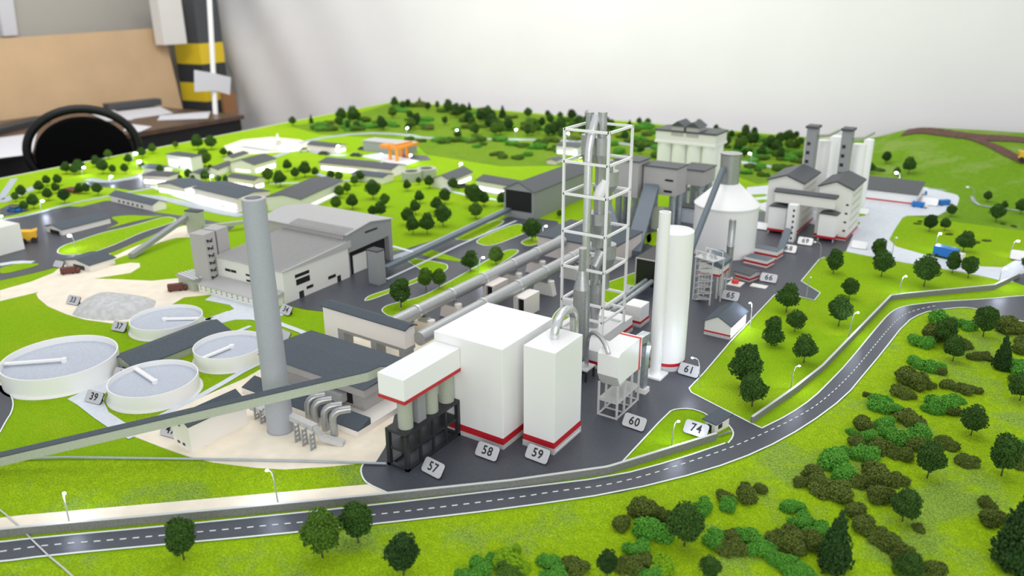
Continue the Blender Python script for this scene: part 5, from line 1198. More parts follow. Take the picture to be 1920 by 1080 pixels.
def tree_proto(seed, kind):
    rng = random.Random(seed)
    if kind == 'cone':
        lobes = [(rng.uniform(-.02, .02), rng.uniform(-.02, .02), .14+.78*k/9, .235*(1-k/10.5)+.015) for k in range(10)]
    elif kind == 'double':
        lobes = [(0, 0, .36, .22), (.06, .03, .44, .17), (-.07, -.02, .42, .16), (.0, .0, .74, .17), (-.04, .03, .82, .13), (.05, 0, .86, .10), (0, 0, .58, .13)]
    elif kind == 'tall':
        lobes = [(0, 0, .34, .15), (.05, .02, .48, .19), (-.05, -.02, .56, .18), (.03, -.04, .70, .17), (0, .02, .82, .14), (-.03, 0, .90, .09)]
    elif kind == 'uneven':
        lobes = [(-.05, 0, .50, .21), (.10, .03, .56, .17), (-.10, -.05, .68, .17), (.02, .04, .78, .17), (.10, -.05, .72, .12), (0, 0, .38, .13)]
    else:
        lobes = [(0, 0, .55, .25), (.09, .05, .62, .19), (-.09, -.03, .64, .19), (.02, -.09, .50, .18), (0, .02, .80, .17), (-.05, .08, .44, .16), (.03, .0, .36, .12)]
    lobes = [(1.12*x+rng.uniform(-.03, .03), 1.12*y+rng.uniform(-.03, .03), z*.93-.01 if kind != 'cone' else z, r*rng.uniform(1.08, 1.25)*(1 if kind != 'cone' else .95)) for x, y, z, r in lobes]
    cm_ = crown_mesh(seed, lobes, 2300, .025, .80)
    for q_ in cm_.v: q_.z = max(q_.z, .03)
    me = cm_.mesh('crown_'+kind)
    tm = MB()
    tm.tube([(0, 0, 0), (.006, .004, .15), (0, 0, .42)], [.020, .013, .009], 7)
    for k in range(4):
        a = k*1.6+seed; tm.tube([(0, 0, .22+.03*k), (.09*math.cos(a), .09*math.sin(a), .34+.04*k)], [.008, .004], 5)
    return me, tm.mesh('trunk_'+kind)
protos = {}
for i, (k, mt) in enumerate((('round', 'leaf'), ('round', 'leaf2'), ('double', 'leaf'), ('tall', 'leaf'), ('tall', 'leaf2'), ('uneven', 'leaf'), ('uneven', 'leaf3'), ('cone', 'leaf2'), ('round', 'leaf3'))):
    me, tm = tree_proto(11+i*7, k); me.materials.append(M[mt]); tm.materials.append(M['trunk'])
    r = thing('model_tree', 'tree', 'tree'); c_ = bpy.data.objects.new('crown', me); COL.objects.link(c_); c_.parent = r; t_ = bpy.data.objects.new('trunk', tm); COL.objects.link(t_); t_.parent = r
    protos[i] = (r, [c_, t_], k, mt, [False])
KN = {'round': 'round-crowned', 'double': 'two-tiered', 'tall': 'tall slender', 'uneven': 'lopsided', 'cone': 'cone-shaped'}
CN = {'leaf': 'dark green', 'leaf2': 'blackish green', 'leaf3': 'mid green'}
def place_tree(px, base, top, idx, z=None, loc=None, h=None, label=None, group='model trees on the factory model', sxy=1.):
    r, kids, k, mt, flag = protos[idx]
    q = loc if loc is not None else P(px, base)
    if h is None: h = max(.03, HT(q.x, q.y, top))/.97
    rz = random.uniform(0, 6.28); L = label or where(px, (base+top)/2, f"{CN[mt]} {KN[k]} tree")
    wv = random.uniform(.92, 1.1)*sxy
    loc3 = (q.x, q.y, Z0+q.z-.0005)
    if not flag[0]:
        flag[0] = True; r.location = loc3; r.rotation_euler = (0, 0, rz); r.scale = (h*wv, h*wv, h); r['label'] = L; r['group'] = group; return r
    return copy_thing(r, kids, loc3, rz, (h*wv, h*wv, h), L, group)
T = [(345, 1050, 968, 5), (605, 1046, 948, 8), (672, 1018, 935, 5), (757, 1079, 1000, 1), (1283, 1024, 942, 0), (1138, 1082, 1030, 1), (1330, 1085, 1040, 0), (1563, 1066, 955, 7), (1700, 1085, 1033, 0), (1692, 978, 912, 0), (1738, 897, 824, 5), (1820, 817, 757, 0), (1877, 893, 810, 5), (1908, 1062, 905, 7), (1912, 752, 698, 0), (1876, 692, 628, 7), (1843, 632, 568, 5), (1786, 678, 626, 0), (1770, 650, 590, 5),
 (1410, 762, 696, 0), (1395, 728, 640, 3), (1446, 648, 590, 2), (1507, 680, 624, 0), (1490, 622, 578, 0), (1474, 585, 527, 0), (1572, 612, 551, 0), (1592, 560, 517, 5), (1562, 513, 463, 3), (1652, 519, 466, 5), (1645, 487, 443, 5), (1732, 537, 474, 0), (1785, 512, 469, 3), (1815, 521, 476, 5),
 (1742, 434, 400, 1), (1782, 406, 382, 0), (1771, 432, 407, 0), (1806, 472, 430, 0), (1850, 379, 357, 0), (1867, 416, 380, 0), (1913, 402, 372, 0), (1882, 394, 376, 0), (1661, 307, 283, 1), (1703, 327, 293, 0), (1631, 326, 304, 0), (1681, 331, 313, 0), (1930, 515, 470, 0),
 (572, 332, 300, 0), (540, 321, 297, 0), (526, 350, 317, 0), (554, 336, 312, 0), (504, 343, 311, 8), (592, 331, 312, 0), (621, 338, 317, 0), (636, 341, 319, 8), (676, 341, 318, 0), (665, 348, 327, 8), (700, 373, 334, 0), (651, 363, 340, 8), (637, 371, 345, 8), (661, 392, 362, 0), (631, 394, 365, 8), (699, 407, 384, 0), (722, 388, 360, 8), (714, 408, 375, 0), (764, 358, 335, 0), (785, 346, 331, 0), (805, 353, 327, 0), (850, 358, 332, 0), (834, 382, 350, 0), (787, 381, 355, 0), (779, 402, 372, 0), (819, 397, 367, 0), (831, 424, 380, 0), (765, 422, 387, 0), (775, 439, 402, 0), (801, 439, 396, 0),
 (420, 294, 276, 0), (432, 296, 281, 0), (890, 388, 342, 0), (892, 410, 377, 8), (907, 386, 357, 0), (942, 386, 357, 0), (881, 372, 345, 0), (997, 452, 406, 0), (1049, 408, 392, 8), (882, 509, 467, 0), (930, 497, 459, 8), (752, 577, 517, 5), (799, 543, 500, 6), (824, 540, 500, 8),
 (42, 371, 345, 0), (47, 396, 375, 0), (64, 391, 361, 0), (75, 361, 337, 0), (91, 376, 350, 0), (89, 348, 327, 0), (110, 348, 325, 0), (122, 381, 352, 1), (149, 363, 342, 0), (162, 363, 342, 0), (184, 366, 341, 0), (125, 326, 302, 0), (140, 328, 307, 0), (150, 326, 297, 0), (182, 313, 290, 0), (194, 326, 295, 0), (204, 298, 279, 8), (212, 326, 307, 0), (235, 326, 305, 0), (242, 308, 287, 0), (267, 296, 275, 0), (267, 318, 302, 0), (287, 288, 267, 8), (302, 328, 307, 0), (340, 318, 302, 0), (330, 278, 264, 8), (355, 336, 315, 0), (362, 344, 327, 0), (337, 341, 325, 0), (386, 341, 317, 0), (372, 281, 250, 0), (397, 281, 252, 0), (385, 313, 275, 8), (410, 343, 327, 0), (425, 345, 327, 0), (395, 321, 307, 0), (30, 378, 358, 8), (106, 362, 340, 0),
 (549, 236, 217, 0), (584, 231, 214, 7), (640, 229, 200, 0), (664, 233, 196, 0)]
def hitz(px, py): return P(px, py)
for x, b, t, i in T: place_tree(x, b, t, i, sxy=1.0 if i != 7 else .80)
# the trees on the hill need the hill's height
for o_ in list(COL.objects):
    if o_.get('category') == 'tree' and o_.location.y > 3.2 and o_.location.x > -.9:
        px, py, _ = proj(o_.location.x, o_.location.y, 0)
        for k in range(300):
            y = 2.9+.0065*k; p = PY(px, py, y); hz = hillz(p.x, p.y) if p.y > hy0 else 0
            if hz >= p.z: o_.location = (p.x, p.y, hz+Z0); break
# back forest: small trees, nothing tells them apart within one stretch
rng = random.Random(5)
ridge = [(740, 180), (756, 188), (787, 182), (802, 190), (846, 200), (880, 195), (942, 197), (990, 200), (1027, 208), (1072, 203), (1100, 207), (1198, 222), (1214, 222), (1272, 232), (1310, 222), (1342, 235), (1371, 243), (1397, 232), (1414, 237), (1473, 252), (1492, 255), (1180, 224), (820, 196), (765, 187), (915, 204), (1050, 214)]
def sector(px): return 'behind the orange gantry crane' if px < 820 else 'above the long lit workshop' if px < 1060 else 'around the top of the lattice tower' if px < 1230 else 'between rear silos and tall silos'
for x, t in ridge:
    yb_ = 190+(x-745)*.0865+rng.uniform(4, 16)
    S_ = sector(x); place_tree(x, yb_, min(t, yb_-16), rng.choice((0, 1, 3, 7, 0)), label=f"small dark tree on the back ridge, {S_}", group='ridge trees '+S_)
for k in range(74):
    x = rng.uniform(620, 1500); y0_ = 190+(x-745)*.0865
    if 1225 < x < 1350 and True: x = rng.uniform(1350, 1500); y0_ = 190+(x-745)*.0865
    lo = y0_+14 if x > 740 else 222; hi = min(y0_+62, 262 if x < 1060 else 300)
    y = rng.uniform(lo, max(lo+8, hi)); S_ = sector(x)
    place_tree(x, y, y-rng.uniform(18, 30), rng.choice((0, 1, 3, 5, 0, 8)), label=f"small dark tree inside the back forest, {S_}", group='forest trees '+S_)
# ================================================================== bushes
def bush_mesh(seed):
    rng = random.Random(seed); lobes = []
    for k in range(14):
        a = rng.uniform(0, 6.28); d = rng.uniform(0, .62); lobes.append((d*math.cos(a), d*math.sin(a)*.8, rng.uniform(.10, .46), rng.uniform(.18, .44)))
    return crown_mesh(seed, lobes, 3800, .062, .70)
bp = {}
for ci, mt in enumerate(('bushg', 'bushb', 'bushy', 'leaf3')):
    for v in range(3):
        bm_ = bush_mesh(100+ci*10+v)
        for q_ in bm_.v: q_.z = max(q_.z, 0.004)
        me = bm_.mesh('bush'); me.materials.append(M[mt]); bp[(mt, v)] = me
BN = {'bushg': 'bright green', 'bushb': 'olive brown', 'bushy': 'yellow-green', 'leaf3': 'dark green'}
def place_bush(px, py, rpx, mt, label=None, group='shrubs on the factory model', sub=None, flat=.75, loc=None):
    q = loc if loc is not None else P(px, py); d = proj(q.x, q.y, q.z)[2]; r = rpx*d/F_
    o_ = bpy.data.objects.new('shrub', bp[(mt, random.randrange(3))]); COL.objects.link(o_); o_.location = (q.x, q.y, Z0+q.z+.0002); o_.rotation_euler = (0, 0, random.uniform(0, 6.28)); o_.scale = (r, r*random.uniform(.8, 1.1), r*flat*random.uniform(.8, 1.1))
    return tag(o_, label or where(px, py, f"{BN[mt]} foam shrub"), 'shrub', group)
g_, b_, y_, d_ = 'bushg', 'bushb', 'bushy', 'leaf3'
BU = [(1211, 965, 34, b_), (1164, 984, 22, b_), (1240, 972, 22, b_), (1217, 1000, 36, g_), (1196, 1032, 24, g_), (1322, 953, 24, g_), (1365, 950, 20, g_), (1362, 935, 18, b_), (1400, 930, 28, b_), (1427, 920, 16, b_), (1342, 1015, 26, g_), (1368, 1030, 26, b_), (1372, 1010, 20, b_), (1403, 1005, 24, g_), (1421, 1028, 24, g_), (1445, 1045, 22, g_), (1464, 1058, 22, g_), (1494, 1072, 24, g_), (1470, 1018, 34, b_), (1497, 1030, 22, b_), (1077, 1062, 28, b_), (1033, 1055, 22, g_), (1040, 1078, 24, g_), (1176, 1062, 26, b_), (1211, 1056, 22, b_), (1240, 1064, 26, y_), (1222, 1080, 22, g_), (968, 1033, 14, y_),
 (951, 1054, 30, y_), (900, 1066, 24, g_), (956, 1078, 26, d_), (925, 1048, 16, g_), (975, 1066, 20, y_), (870, 1078, 16, g_),
 (1616, 800, 24, b_), (1651, 762, 26, g_), (1679, 770, 18, g_), (1658, 800, 24, g_), (1686, 825, 24, g_), (1693, 740, 22, b_), (1718, 720, 28, b_), (1740, 722, 16, b_), (1707, 790, 26, b_), (1609, 836, 22, b_), (1644, 842, 24, b_), (1563, 862, 30, g_), (1619, 856, 24, g_), (1581, 890, 26, g_), (1556, 920, 36, b_), (1524, 890, 22, b_), (1500, 908, 16, b_), (1644, 902, 32, b_), (1676, 902, 22, b_), (1651, 934, 26, b_), (1686, 853, 22, b_), (1721, 835, 26, b_), (1774, 835, 22, b_), (1767, 762, 26, g_), (1750, 772, 18, g_), (1785, 750, 18, g_), (1778, 722, 18, b_), (1805, 730, 20, b_), (1830, 735, 12, b_), (1785, 775, 16, b_), (1728, 818, 24, g_), (1813, 868, 22, b_), (1915, 842, 20, g_), (1913, 872, 18, b_), (1482, 952, 22, g_), (1503, 978, 24, g_), (1535, 996, 26, g_), (1493, 1012, 28, b_), (1524, 1020, 26, b_), (1447, 1036, 16, g_), (1475, 1060, 24, g_), (1510, 1075, 22, g_), (1602, 960, 22, b_), (1616, 988, 26, b_), (1648, 1008, 24, b_), (1672, 1026, 30, b_), (1694, 1045, 24, b_), (1704, 1072, 28, d_), (1750, 1074, 24, b_), (1852, 950, 18, b_), (1859, 976, 26, b_), (1722, 993, 12, b_),
 (1727, 645, 22, g_), (1746, 632, 24, b_), (1759, 604, 24, g_), (1777, 608, 20, g_), (1812, 612, 18, g_), (1883, 615, 28, b_), (1906, 620, 22, b_), (1910, 658, 18, b_), (1904, 692, 24, g_), (1714, 680, 20, g_), (1746, 692, 22, g_), (1696, 712, 26, b_), (1826, 671, 14, b_), (1847, 671, 14, b_), (1809, 648, 18, b_), (1625, 742, 8, b_), (1920, 640, 20, b_), (1915, 720, 20, d_), (1765, 700, 12, b_), (1600, 815, 14, g_), (1630, 820, 18, g_), (1665, 815, 20, g_), (1580, 850, 16, g_), (1535, 910, 22, b_), (1575, 930, 22, b_), (1615, 905, 22, b_), (1630, 880, 18, b_)]
for b in BU: place_bush(b[0], b[1]+b[2]*.15, b[2]*1.35, b[3], flat=.95)
# back scrub: small shrubs that nothing tells apart
pal = (g_, b_, d_, g_, d_)
for k in range(190):
    x = rng.uniform(600, 1520)
    if 1235 < x < 1340: continue
    y0_ = 190+(x-745)*.0865; lo = y0_+6 if x > 740 else 218+(745-x)*.12; hi = y0_+70
    if x < 760: hi = 250
    y = rng.uniform(lo, hi)
    if x < 1060 and 246 < y < 262: continue
    S_ = sector(x); place_bush(x, y, rng.uniform(12, 22), rng.choice(pal), label=f"small foam shrub in the back scrub, {S_}", group='back scrub '+S_, flat=.6)
for x, y, r_, c_ in ((770, 262, 14, d_), (790, 266, 14, d_), (830, 268, 16, d_), (845, 265, 16, d_), (895, 276, 16, g_), (905, 272, 12, d_), (960, 272, 18, g_), (980, 275, 16, d_), (1000, 278, 16, g_), (935, 290, 14, d_), (945, 296, 16, d_), (970, 298, 16, d_), (990, 292, 16, g_), (925, 292, 12, b_), (1375, 330, 14, g_), (1400, 325, 16, g_), (1430, 330, 16, d_), (1420, 320, 12, d_), (1465, 300, 14, d_), (1640, 318, 12, d_), (1650, 322, 14, d_), (1690, 325, 12, d_), (1480, 315, 14, d_), (1240, 262, 10, g_), (1210, 270, 14, g_), (1205, 295, 12, y_), (1200, 330, 12, g_)):
    place_bush(x, y, r_, c_, flat=.6)
for x, y, r_ in ((1720, 420, 12), (1725, 416, 10), (1780, 440, 12), (1830, 455, 14), (1850, 452, 14), (1880, 420, 12), (1900, 425, 12)):
    place_bush(x, y, r_*.8, b_, flat=.3)
for i in range(9):
    if not protos[i][4][0]:
        for o_ in protos[i][1]: bpy.data.objects.remove(o_)
        bpy.data.objects.remove(protos[i][0])
# ================================================================== street lamps
LP = [(130, 978, 118, 925, 1), (521, 943, 503, 882, 1), (1259, 836, 1270, 790, 1), (1482, 730, 1497, 686, 1), (1311, 725, 1300, 671, 1), (1407, 613, 1408, 568, 1), (1511, 563, 1519, 520, 0), (1591, 632, 1607, 586, 1), (1685, 552, 1697, 518, 1), (1871, 537, 1883, 503, 1), (1538, 489, 1530, 454, 0), (1671, 486, 1679, 446, 0), (1752, 472, 1761, 438, 1), (1893, 482, 1907, 452, 1), (1825, 383, 1817, 351, 0), (1408, 308, 1408, 288, 1), (1685, 348, 1683, 324, 1), (1683, 352, 1682, 338, 1),
      (750, 582, 752, 552, 1), (898, 510, 904, 483, 1), (1017, 446, 1022, 424, 1), (762, 256, 762, 240, 1), (855, 262, 855, 244, 1), (966, 262, 966, 243, 1), (1067, 266, 1067, 250, 1), (862, 322, 862, 307, 1), (632, 290, 632, 274, 1), (552, 281, 552, 266, 1), (713, 308, 713, 290, 1), (768, 308, 768, 291, 1), (734, 322, 733, 309, 1), (767, 334, 767, 320, 1), (251, 306, 251, 288, 2), (258, 322, 258, 303, 2), (155, 330, 155, 314, 1), (328, 326, 328, 309, 2), (395, 346, 395, 330, 1), (206, 345, 206, 331, 1), (143, 470, 133, 442, 2), (396, 370, 396, 356, 1), (1075, 300, 1076, 284, 1), (1085, 300, 1087, 293, 1), (375//1, 372, 372, 350, 1), (78, 398, 77, 377, 1), (2, 415, 2, 405, 1), (1349, 440, 1350, 428, 1)]
def lamp(bx_, by_, hx_, hy_, on):
    q = P(bx_, by_); h = max(.022, HT(q.x, q.y, hy_))
    hp = P(hx_, hy_, h); v = Vector((hp.x-q.x, hp.y-q.y, 0)); 
    if v.length > .035: v = v.normalized()*.035
    L = where(bx_, by_, {0: 'unlit pale street lamp', 1: 'glowing white street lamp', 2: 'very bright white street lamp'}[on])
    r = thing('street_lamp', L, 'street lamp', q, 0, 'street lamps of the factory model'); o = (q.x, q.y, 0)
    p0 = Vector((q.x, q.y, 0)); p1 = Vector((q.x+v.x*.15, q.y+v.y*.15, h*.72)); p2 = p0+v*.35+Vector((0, 0, h*.92)); p3 = p0+v*.7+Vector((0, 0, h)); p4 = p0+v+Vector((0, 0, h))
    fix_normals(MB(o).tube([p0, p1, p2, p3, p4], [.0013, .0011, .0010, .0009, .0009], 8).build('pole', 'pole', r))
    s = .0022 if by_ > 550 else .0034 if by_ > 400 else .0052
    if on == 2: s *= 1.5
    e = p4+(v.normalized()*s if v.length > 1e-4 else Vector((0, 0, 0)))
    vs, fs = blob((e.x, e.y, h), s*1.25, 1, 2, 0, .62); fix_normals(MB(o).add(vs, fs, True).build('lamp_head', 'led' if on else 'white', r))
    if on:
        li = bpy.data.lights.new('lamp_light', 'POINT'); li.energy = (.09 if by_ > 500 else .07)*(1.3 if on == 2 else 1); li.color = (.72, .78, 1.); li.shadow_soft_size = .003
        lo = bpy.data.objects.new('lamp_light', li); COL.objects.link(lo); lo.parent = r; lo.location = (e.x-q.x, e.y-q.y, h-.0045-s)
for l in LP: lamp(*l)
# ================================================================== the room
M['backdrop'] = mat('white_backdrop_cloth', (.875, .86, .865), .8, noise_amt=.015, nscale=2)
M['wallgrey'] = mat('greige_wall', (.46, .44, .40), .8)
M['board'] = mat('hardboard_panel', (.62, .43, .25), .7, noise_amt=.05, nscale=3)
M['stripey'] = mat('yellow_paint', (.80, .58, .02), .6); M['stripeb'] = mat('black_paint', (.035, .038, .042), .6)
M['desk'] = mat('dark_brown_table_top', (.085, .05, .035), .35, noise_amt=.2, nscale=20)
M['deskfront'] = mat('black_desk_front', (.006, .005, .006), .6)
M['paper'] = mat('paper', (.66, .66, .70), .7); M['floor'] = mat('dark_floor', (.05, .045, .045), .6, noise_amt=.2, nscale=4)
M['chairblack'] = mat('black_chair_fabric', (.002, .002, .0025), .9, spec=.05); M['chairhoop'] = mat('black_lacquer_hoop', (.004, .004, .005), .45, spec=.25)
M['rust'] = mat('orange_brown_wood', (.32, .15, .06), .7)
YW_ = 5.15
tag(MB((-2, 2.5, -Z0)).box(-11, -1.5, -Z0-.02, 3.5, 9.5, -Z0).build('floor', 'floor', loc=(-2, 2.5, 0)), 'dark room floor', None, None, 'structure')
# backdrop cloth: flat on the right, folds towards its free left edge
x0 = PY(440, 200, YW_).x; n = 240; mb = MB((0, YW_, 0)); vs = []
xe = 3.4
for j in range(15):
    z = -.78+3.0*j/14
    for i in range(n+1):
        t = (i/n)**1.6 if False else i/n; x = x0+(xe-x0)*t; d = x-x0
        skew = (z-.2)*.55; f = math.exp(-max(0, d)/.8); y = YW_-.02-f*(.05*math.sin((d+skew)*8)+.014*math.sin((d+skew*1.5)*17+1))-.01*math.sin(x*1.3)
        vs.append((x-max(0, z-.05)*.02*f*8 if i == 0 or f > .05 else x, y, z))
mb.add(vs, [(j*(n+1)+i, j*(n+1)+i+1, (j+1)*(n+1)+i+1, (j+1)*(n+1)+i) for j in range(14) for i in range(n)], True)
bo = mb.build('backdrop_cloth', 'backdrop'); so = bo.modifiers.new('thick', 'SOLIDIFY'); so.thickness = .003
tag(bo, 'large plain white cloth hanging behind the model, folded near its left edge', 'backdrop cloth')
tag(MB((-2, 5.3, -Z0)).box(-11, YW_+.12, -Z0, 3.5, YW_+.22, 2.6).build('wall_back', 'wallgrey', loc=(-2, 5.3, 0)), 'room wall behind the cloth', None, None, 'structure')
# desk with papers
def PXY(px, py, x, y): return HT2(x, y, py)
def HT2(x, y, py):
    lo, hi = -2., 3.
    for _ in range(50):
        m = (lo+hi)/2
        if proj(x, y, m)[1] > py: lo = m
        else: hi = m
    return lo
c0 = P(418, 222, -.07); c1 = P(-150, 316, -.07)
u = (c1-c0).normalized(); nrm = Vector((-u.y, u.x, 0)); 
if nrm.dot(Vector((-1, .3, 0))) < 0: nrm = -nrm
zt = -.07; D = 1.35; Lw = 3.6
dk = thing('desk', 'long dark desk with a black front, covered in loose papers, left behind the model', 'desk', (c0.x, c0.y, -Z0), math.atan2(u.y, u.x)); 
sgn = 1 if Vector((-u.y, u.x, 0)).dot(nrm) > 0 else -1
def dbox(x0_, y0_, z0_, x1_, y1_, z1_): return MB().box(x0_, sgn*y0_, z0_+Z0, x1_, sgn*y1_, z1_+Z0)
dbox(-.2, 0, zt-.03, Lw, D, zt).build('desk_top', 'desk', dk)
dbox(-.18, .02, -Z0, Lw-.02, .05, zt-.031).build('front_panel', 'deskfront', dk)
dbox(-.18, .05, -Z0, -.14, D-.05, zt-.031).build('side_panel', 'deskfront', dk)
def onDesk(px, py): return P(px, py, zt+.002)
papers = [((215, 210), (300, 200), (325, 212), (240, 224), 'white paper sheet on the desk below the hardboard panel'), ((300, 217), (395, 209), (390, 222), (295, 226), 'narrow white paper strip near the right end of the desk'), ((235, 232), (285, 238), (262, 248), (232, 246), 'small paper sheet right beside the chair hoop'), ((-20, 262), (70, 250), (60, 290), (-20, 300), 'large white papers on the desk left of the chair'), ((165, 212), (215, 208), (250, 226), (200, 228), 'paper sheet on the desk just above the chair hoop')]
for i, (a, b, c, d, l) in enumerate(papers):
    pp = [onDesk(*v) for v in (a, b, c, d)]; ce = sum(pp, Vector())/4; z = zt+.001+.0012*i
    tag(MB((ce.x, ce.y, z)).prism([(v.x, v.y) for v in pp], z, z+.001+.0008).build('paper_sheet', 'paper'), l, 'paper', 'loose papers on the desk')
a = onDesk(200, 207); b = onDesk(298, 196); tag(fix_normals(MB(a).beam([a+Vector((0, 0, .05)), b+Vector((0, 0, .05))], .10, .05).build('grey_roll_box', 'midgrey')), 'long grey flat case lying at the back of the desk', 'case')
a = onDesk(-20, 252); b = onDesk(80, 226); tag(fix_normals(MB(a).beam([a+Vector((0, 0, .03)), b+Vector((0, 0, .03))], .12, .03).build('dark_folder', 'stripeb')), 'dark flat folder with bluish edge on the desk at the picture edge', 'folder')
# panel behind the desk and grey wall above
f0 = dk.location; 
def D2w(x, y, z): return Vector((c0.x, c0.y, 0))+u*x+nrm*y+Vector((0, 0, z))
yp = D+.06
pa = (D2w(4.2, yp, 0), D2w(.10, yp, 0))
def inplane(px, py, yoff):
    d = ray(px, py); base = D2w(0, yoff, 0); t = (base.x*nrm.x+base.y*nrm.y)/(d.x*nrm.x+d.y*nrm.y); p = d*t; p.z += H; return p
tr_ = inplane(306, 52, yp); tl_ = inplane(-60, 76, yp); br_ = inplane(345, 215, yp)
def quad_slab(name, pts, th_, m, label, cat=None, kind=None):
    ce = sum(pts, Vector())/len(pts); n_ = nrm*th_; mb = MB(ce); k = len(pts)
    mb.add(list(pts)+[p+n_ for p in pts], [tuple(range(k)), tuple(reversed(range(k, 2*k)))]+[(i, k+i, k+(i+1) % k, (i+1) % k) for i in range(k)])
    return tag(fix_normals(mb.build(name, m)), label, cat, None, kind)
zb_ = -Z0
quad_slab('hardboard_panel', [Vector((tl_.x, tl_.y, zb_)), Vector((br_.x, br_.y, zb_)), Vector((br_.x, br_.y, br_.z)), tr_, tl_], .02, 'board', 'large tan hardboard panel standing behind the desk', 'panel')
wl = inplane(-400, 0, yp+.35); wr = inplane(350, 0, yp+.35)
quad_slab('wall_left', [Vector((wl.x, wl.y, zb_)), Vector((wr.x, wr.y, zb_)), Vector((wr.x, wr.y, 2.4)), Vector((wl.x, wl.y, 2.4))], .1, 'wallgrey', 'greige room wall behind the hardboard panel', None, 'structure')
pw = [inplane(-10, -20, yp+.3), inplane(22, -20, yp+.3), inplane(34, 66, yp+.3), inplane(8, 68, yp+.3)]
quad_slab('wall_switch_box', pw, .04, 'paper', 'pale box fixed to the wall at the top left corner', 'box')
# striped column
ya = yp-.02
crn = inplane(373, 84, ya-.12); dcol = math.hypot(crn.x, crn.y); wcol = 46*proj(crn.x, crn.y, crn.z)[2]/F_/math.cos(math.radians(42))
vd = math.atan2(crn.y, crn.x)
col = thing('striped_column', 'square grey column with yellow and black hazard stripes on its lower half', 'column', (crn.x, crn.y, -Z0), vd-PI/4)
zs_ = [PXY(377, v, crn.x, crn.y) for v in (206, 191, 156, 121, 82)]
segs = [(-Z0, zs_[1], 'stripeb'), (zs_[1], zs_[2], 'stripey'), (zs_[2], zs_[3], 'stripeb'), (zs_[3], zs_[4], 'stripey'), (zs_[4], 2.3, 'midgrey')]
for a, b, m_ in segs: MB().box(0, 0, a+Z0, wcol, wcol, b+Z0).build('painted_band' if m_ != 'midgrey' else 'shaft', m_, col)
a = inplane(294, -10, ya-.14); b = inplane(338, -10, ya-.14); c = inplane(345, 82, ya-.14); d = inplane(304, 82, ya-.14)
quad_slab('hanging_duct_box', [a, b, Vector((b.x, b.y, c.z)), Vector((a.x, a.y, c.z))], .11, 'boardwhite', 'white box duct hanging beside the top of the striped column', 'duct')
# white pole with taped paper
p0 = P(404, 214, zt); yq = (p0-D2w(0, 0, 0)).dot(nrm); p1 = inplane(391, -30, yq); p0b = Vector((p0.x, p0.y, zt))
pole = tag(fix_normals(MB(p0).tube([Vector((p0.x, p0.y, zt)), p1], .0185, 16).build('white_pole', 'white')), 'white upright pipe in front of the striped column', 'pole')
quad_slab('taped_paper', [inplane(x, y, yq-.03) for x, y in ((365, 172), (364, 131), (400, 137), (433, 145), (431, 178), (405, 170))], .002, 'paper', 'white sheet of paper taped to the white pole', 'paper')
q0_ = inplane(427, 250, ya-.25); q1_ = inplane(442, 175, ya-.25)
quad_slab('wooden_board', [Vector((q0_.x, q0_.y, -Z0)), Vector((q1_.x, q1_.y, -Z0)), Vector((q1_.x, q1_.y, q1_.z)), Vector((q0_.x, q0_.y, q1_.z+.1))], .03, 'rust', 'orange-brown wooden board beside the desk end', 'board')
# black round-backed chair
dist = 4.8; d = ray(158, 280); tt = dist/math.hypot(d.x, d.y); cc = d*tt; cc.z += H
hd_ = Vector((d.x, d.y, 0)).normalized(); sd = Vector((hd_.y, -hd_.x, 0)); kk = tt
chz = cc.z; ch = thing('office_chair', 'black round-backed chair standing between the desk and the model', 'chair', (cc.x, cc.y, -Z0)); o = (cc.x, cc.y, -Z0)
R_ = 93*tt/F_*1.0
hoop = [cc+sd*R_*math.cos(t)+Vector((0, 0, 1))*R_*.80*math.sin(t) for t in [2*PI*k/48 for k in range(49)]]
fix_normals(MB(o).tube(hoop, .022, 12, False).build('hoop', 'chairhoop', ch))
mb = MB(o); vs = []; 
for s_ in (-.03, .03):
    for k in range(48): t = 2*PI*k/48; vs.append(cc+sd*(R_*.88)*math.cos(t)+Vector((0, 0, R_*.74*math.sin(t)-.025))+hd_*(s_))
mb.add(vs, [(k, (k+1) % 48, 48+(k+1) % 48, 48+k) for k in range(48)]+[tuple(range(48)), tuple(reversed(range(48, 96)))])
bb = fix_normals(mb.build('backrest', 'chairblack', ch)); bv = bb.modifiers.new('b', 'BEVEL'); bv.width = .012; bv.segments = 3; bv.limit_method = 'ANGLE'
zs0 = -.35
MB(o).cyl((cc.x+hd_.x*.27, cc.y+hd_.y*.27), .24, .24, zs0-.05, zs0, 32).build('seat', 'chairblack', ch)
MB(o).tube([cc+Vector((0, 0, -R_*.6)), Vector((cc.x+hd_.x*.1, cc.y+hd_.y*.1, zs0-.03))], .025, 10).build('back_support', 'chairblack', ch)
for k in range(4):
    a_ = PI/4+k*PI/2; s0 = Vector((cc.x+hd_.x*.27, cc.y+hd_.y*.27, zs0-.04)); MB(o).tube([s0+Vector((.12*math.cos(a_), .12*math.sin(a_), 0)), Vector((s0.x+.22*math.cos(a_), s0.y+.22*math.sin(a_), -Z0))], .014, 8).build('leg', 'chairhoop', ch)
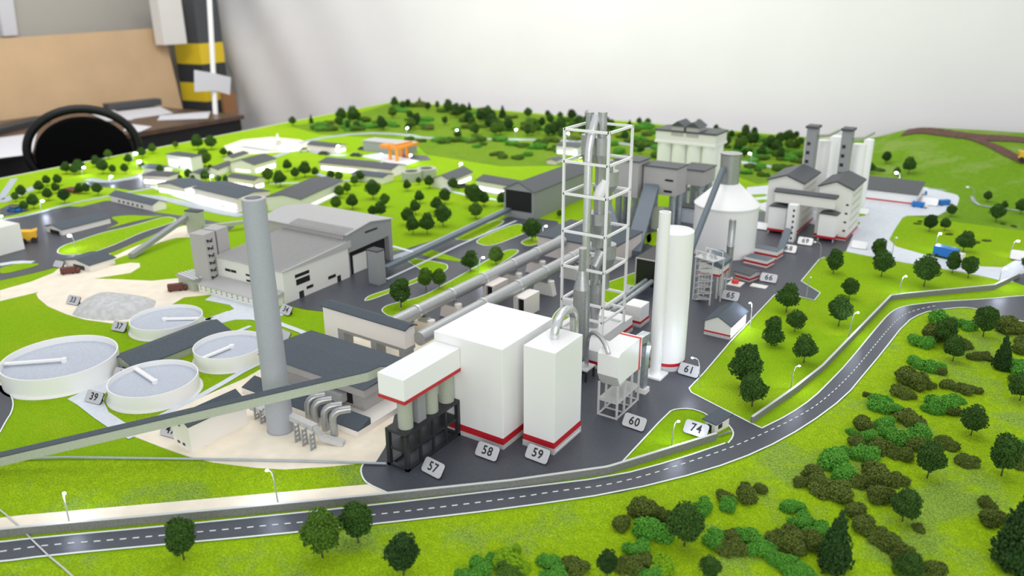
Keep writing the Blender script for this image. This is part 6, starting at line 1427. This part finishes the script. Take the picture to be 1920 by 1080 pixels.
# ================================================================== light, world, camera
w = bpy.data.worlds.new('world'); sc.world = w; w.use_nodes = True
w.node_tree.nodes['Background'].inputs['Color'].default_value = (.93, .96, 1., 1); w.node_tree.nodes['Background'].inputs['Strength'].default_value = .80
def area(name, loc, size, e, target, col=(1, 1, 1)):
    l = bpy.data.lights.new(name, 'AREA'); l.shape = 'RECTANGLE'; l.size, l.size_y = size; l.energy = e; l.color = col
    o_ = bpy.data.objects.new(name, l); COL.objects.link(o_); o_.location = (loc[0], loc[1], loc[2]+Z0)
    o_.rotation_euler = (Vector(target)-Vector(loc)).to_track_quat('-Z', 'Y').to_euler()
area('overhead_area_light', (-.6, 1.6, 2.6), (2.4, .6), 14, (-.8, 2.0, 0), (1, .98, .95))
area('overhead_area_light', (-1.8, 3.4, 2.6), (2.4, .6), 22, (-1.6, 3.6, 0), (1, .98, .95))
area('front_fill_light', (1.6, -1.8, 1.5), (3.2, 2.0), 62, (-1.0, 1.6, .1), (1, .99, .97))  # fill light added behind the camera to brighten the faces turned to it
area('overhead_area_light', (-3.0, 3.0, 2.4), (3.5, .5), 34, (-4.2, 5.1, .6), (1, .97, .94))  # wash added to brighten the backdrop cloth, has no fixture
area('overhead_area_light', (-3.6, 1.6, 2.5), (2.0, .6), 50, (-5.2, 2.8, .2), (1, .97, .93))  # extra light added to brighten the hardboard panel side
cam = bpy.data.cameras.new('camera'); co = bpy.data.objects.new('camera', cam); COL.objects.link(co)
cam.sensor_width = 36; cam.lens = 36*F_/1920
co.matrix_world = Matrix(((rt.x, up.x, -fw.x, 0), (rt.y, up.y, -fw.y, 0), (rt.z, up.z, -fw.z, H+Z0), (0, 0, 0, 1)))
cam.dof.use_dof = True; cam.dof.focus_distance = 1.62; cam.dof.aperture_fstop = 28.2/1000/.0085
cam.clip_start = .01; cam.clip_end = 50
sc.camera = co
vs_ = sc.view_settings; vs_.view_transform = 'Standard'; vs_.look = 'None'; vs_.gamma = 1; vs_.exposure = 0.0; vs_.use_curve_mapping = False
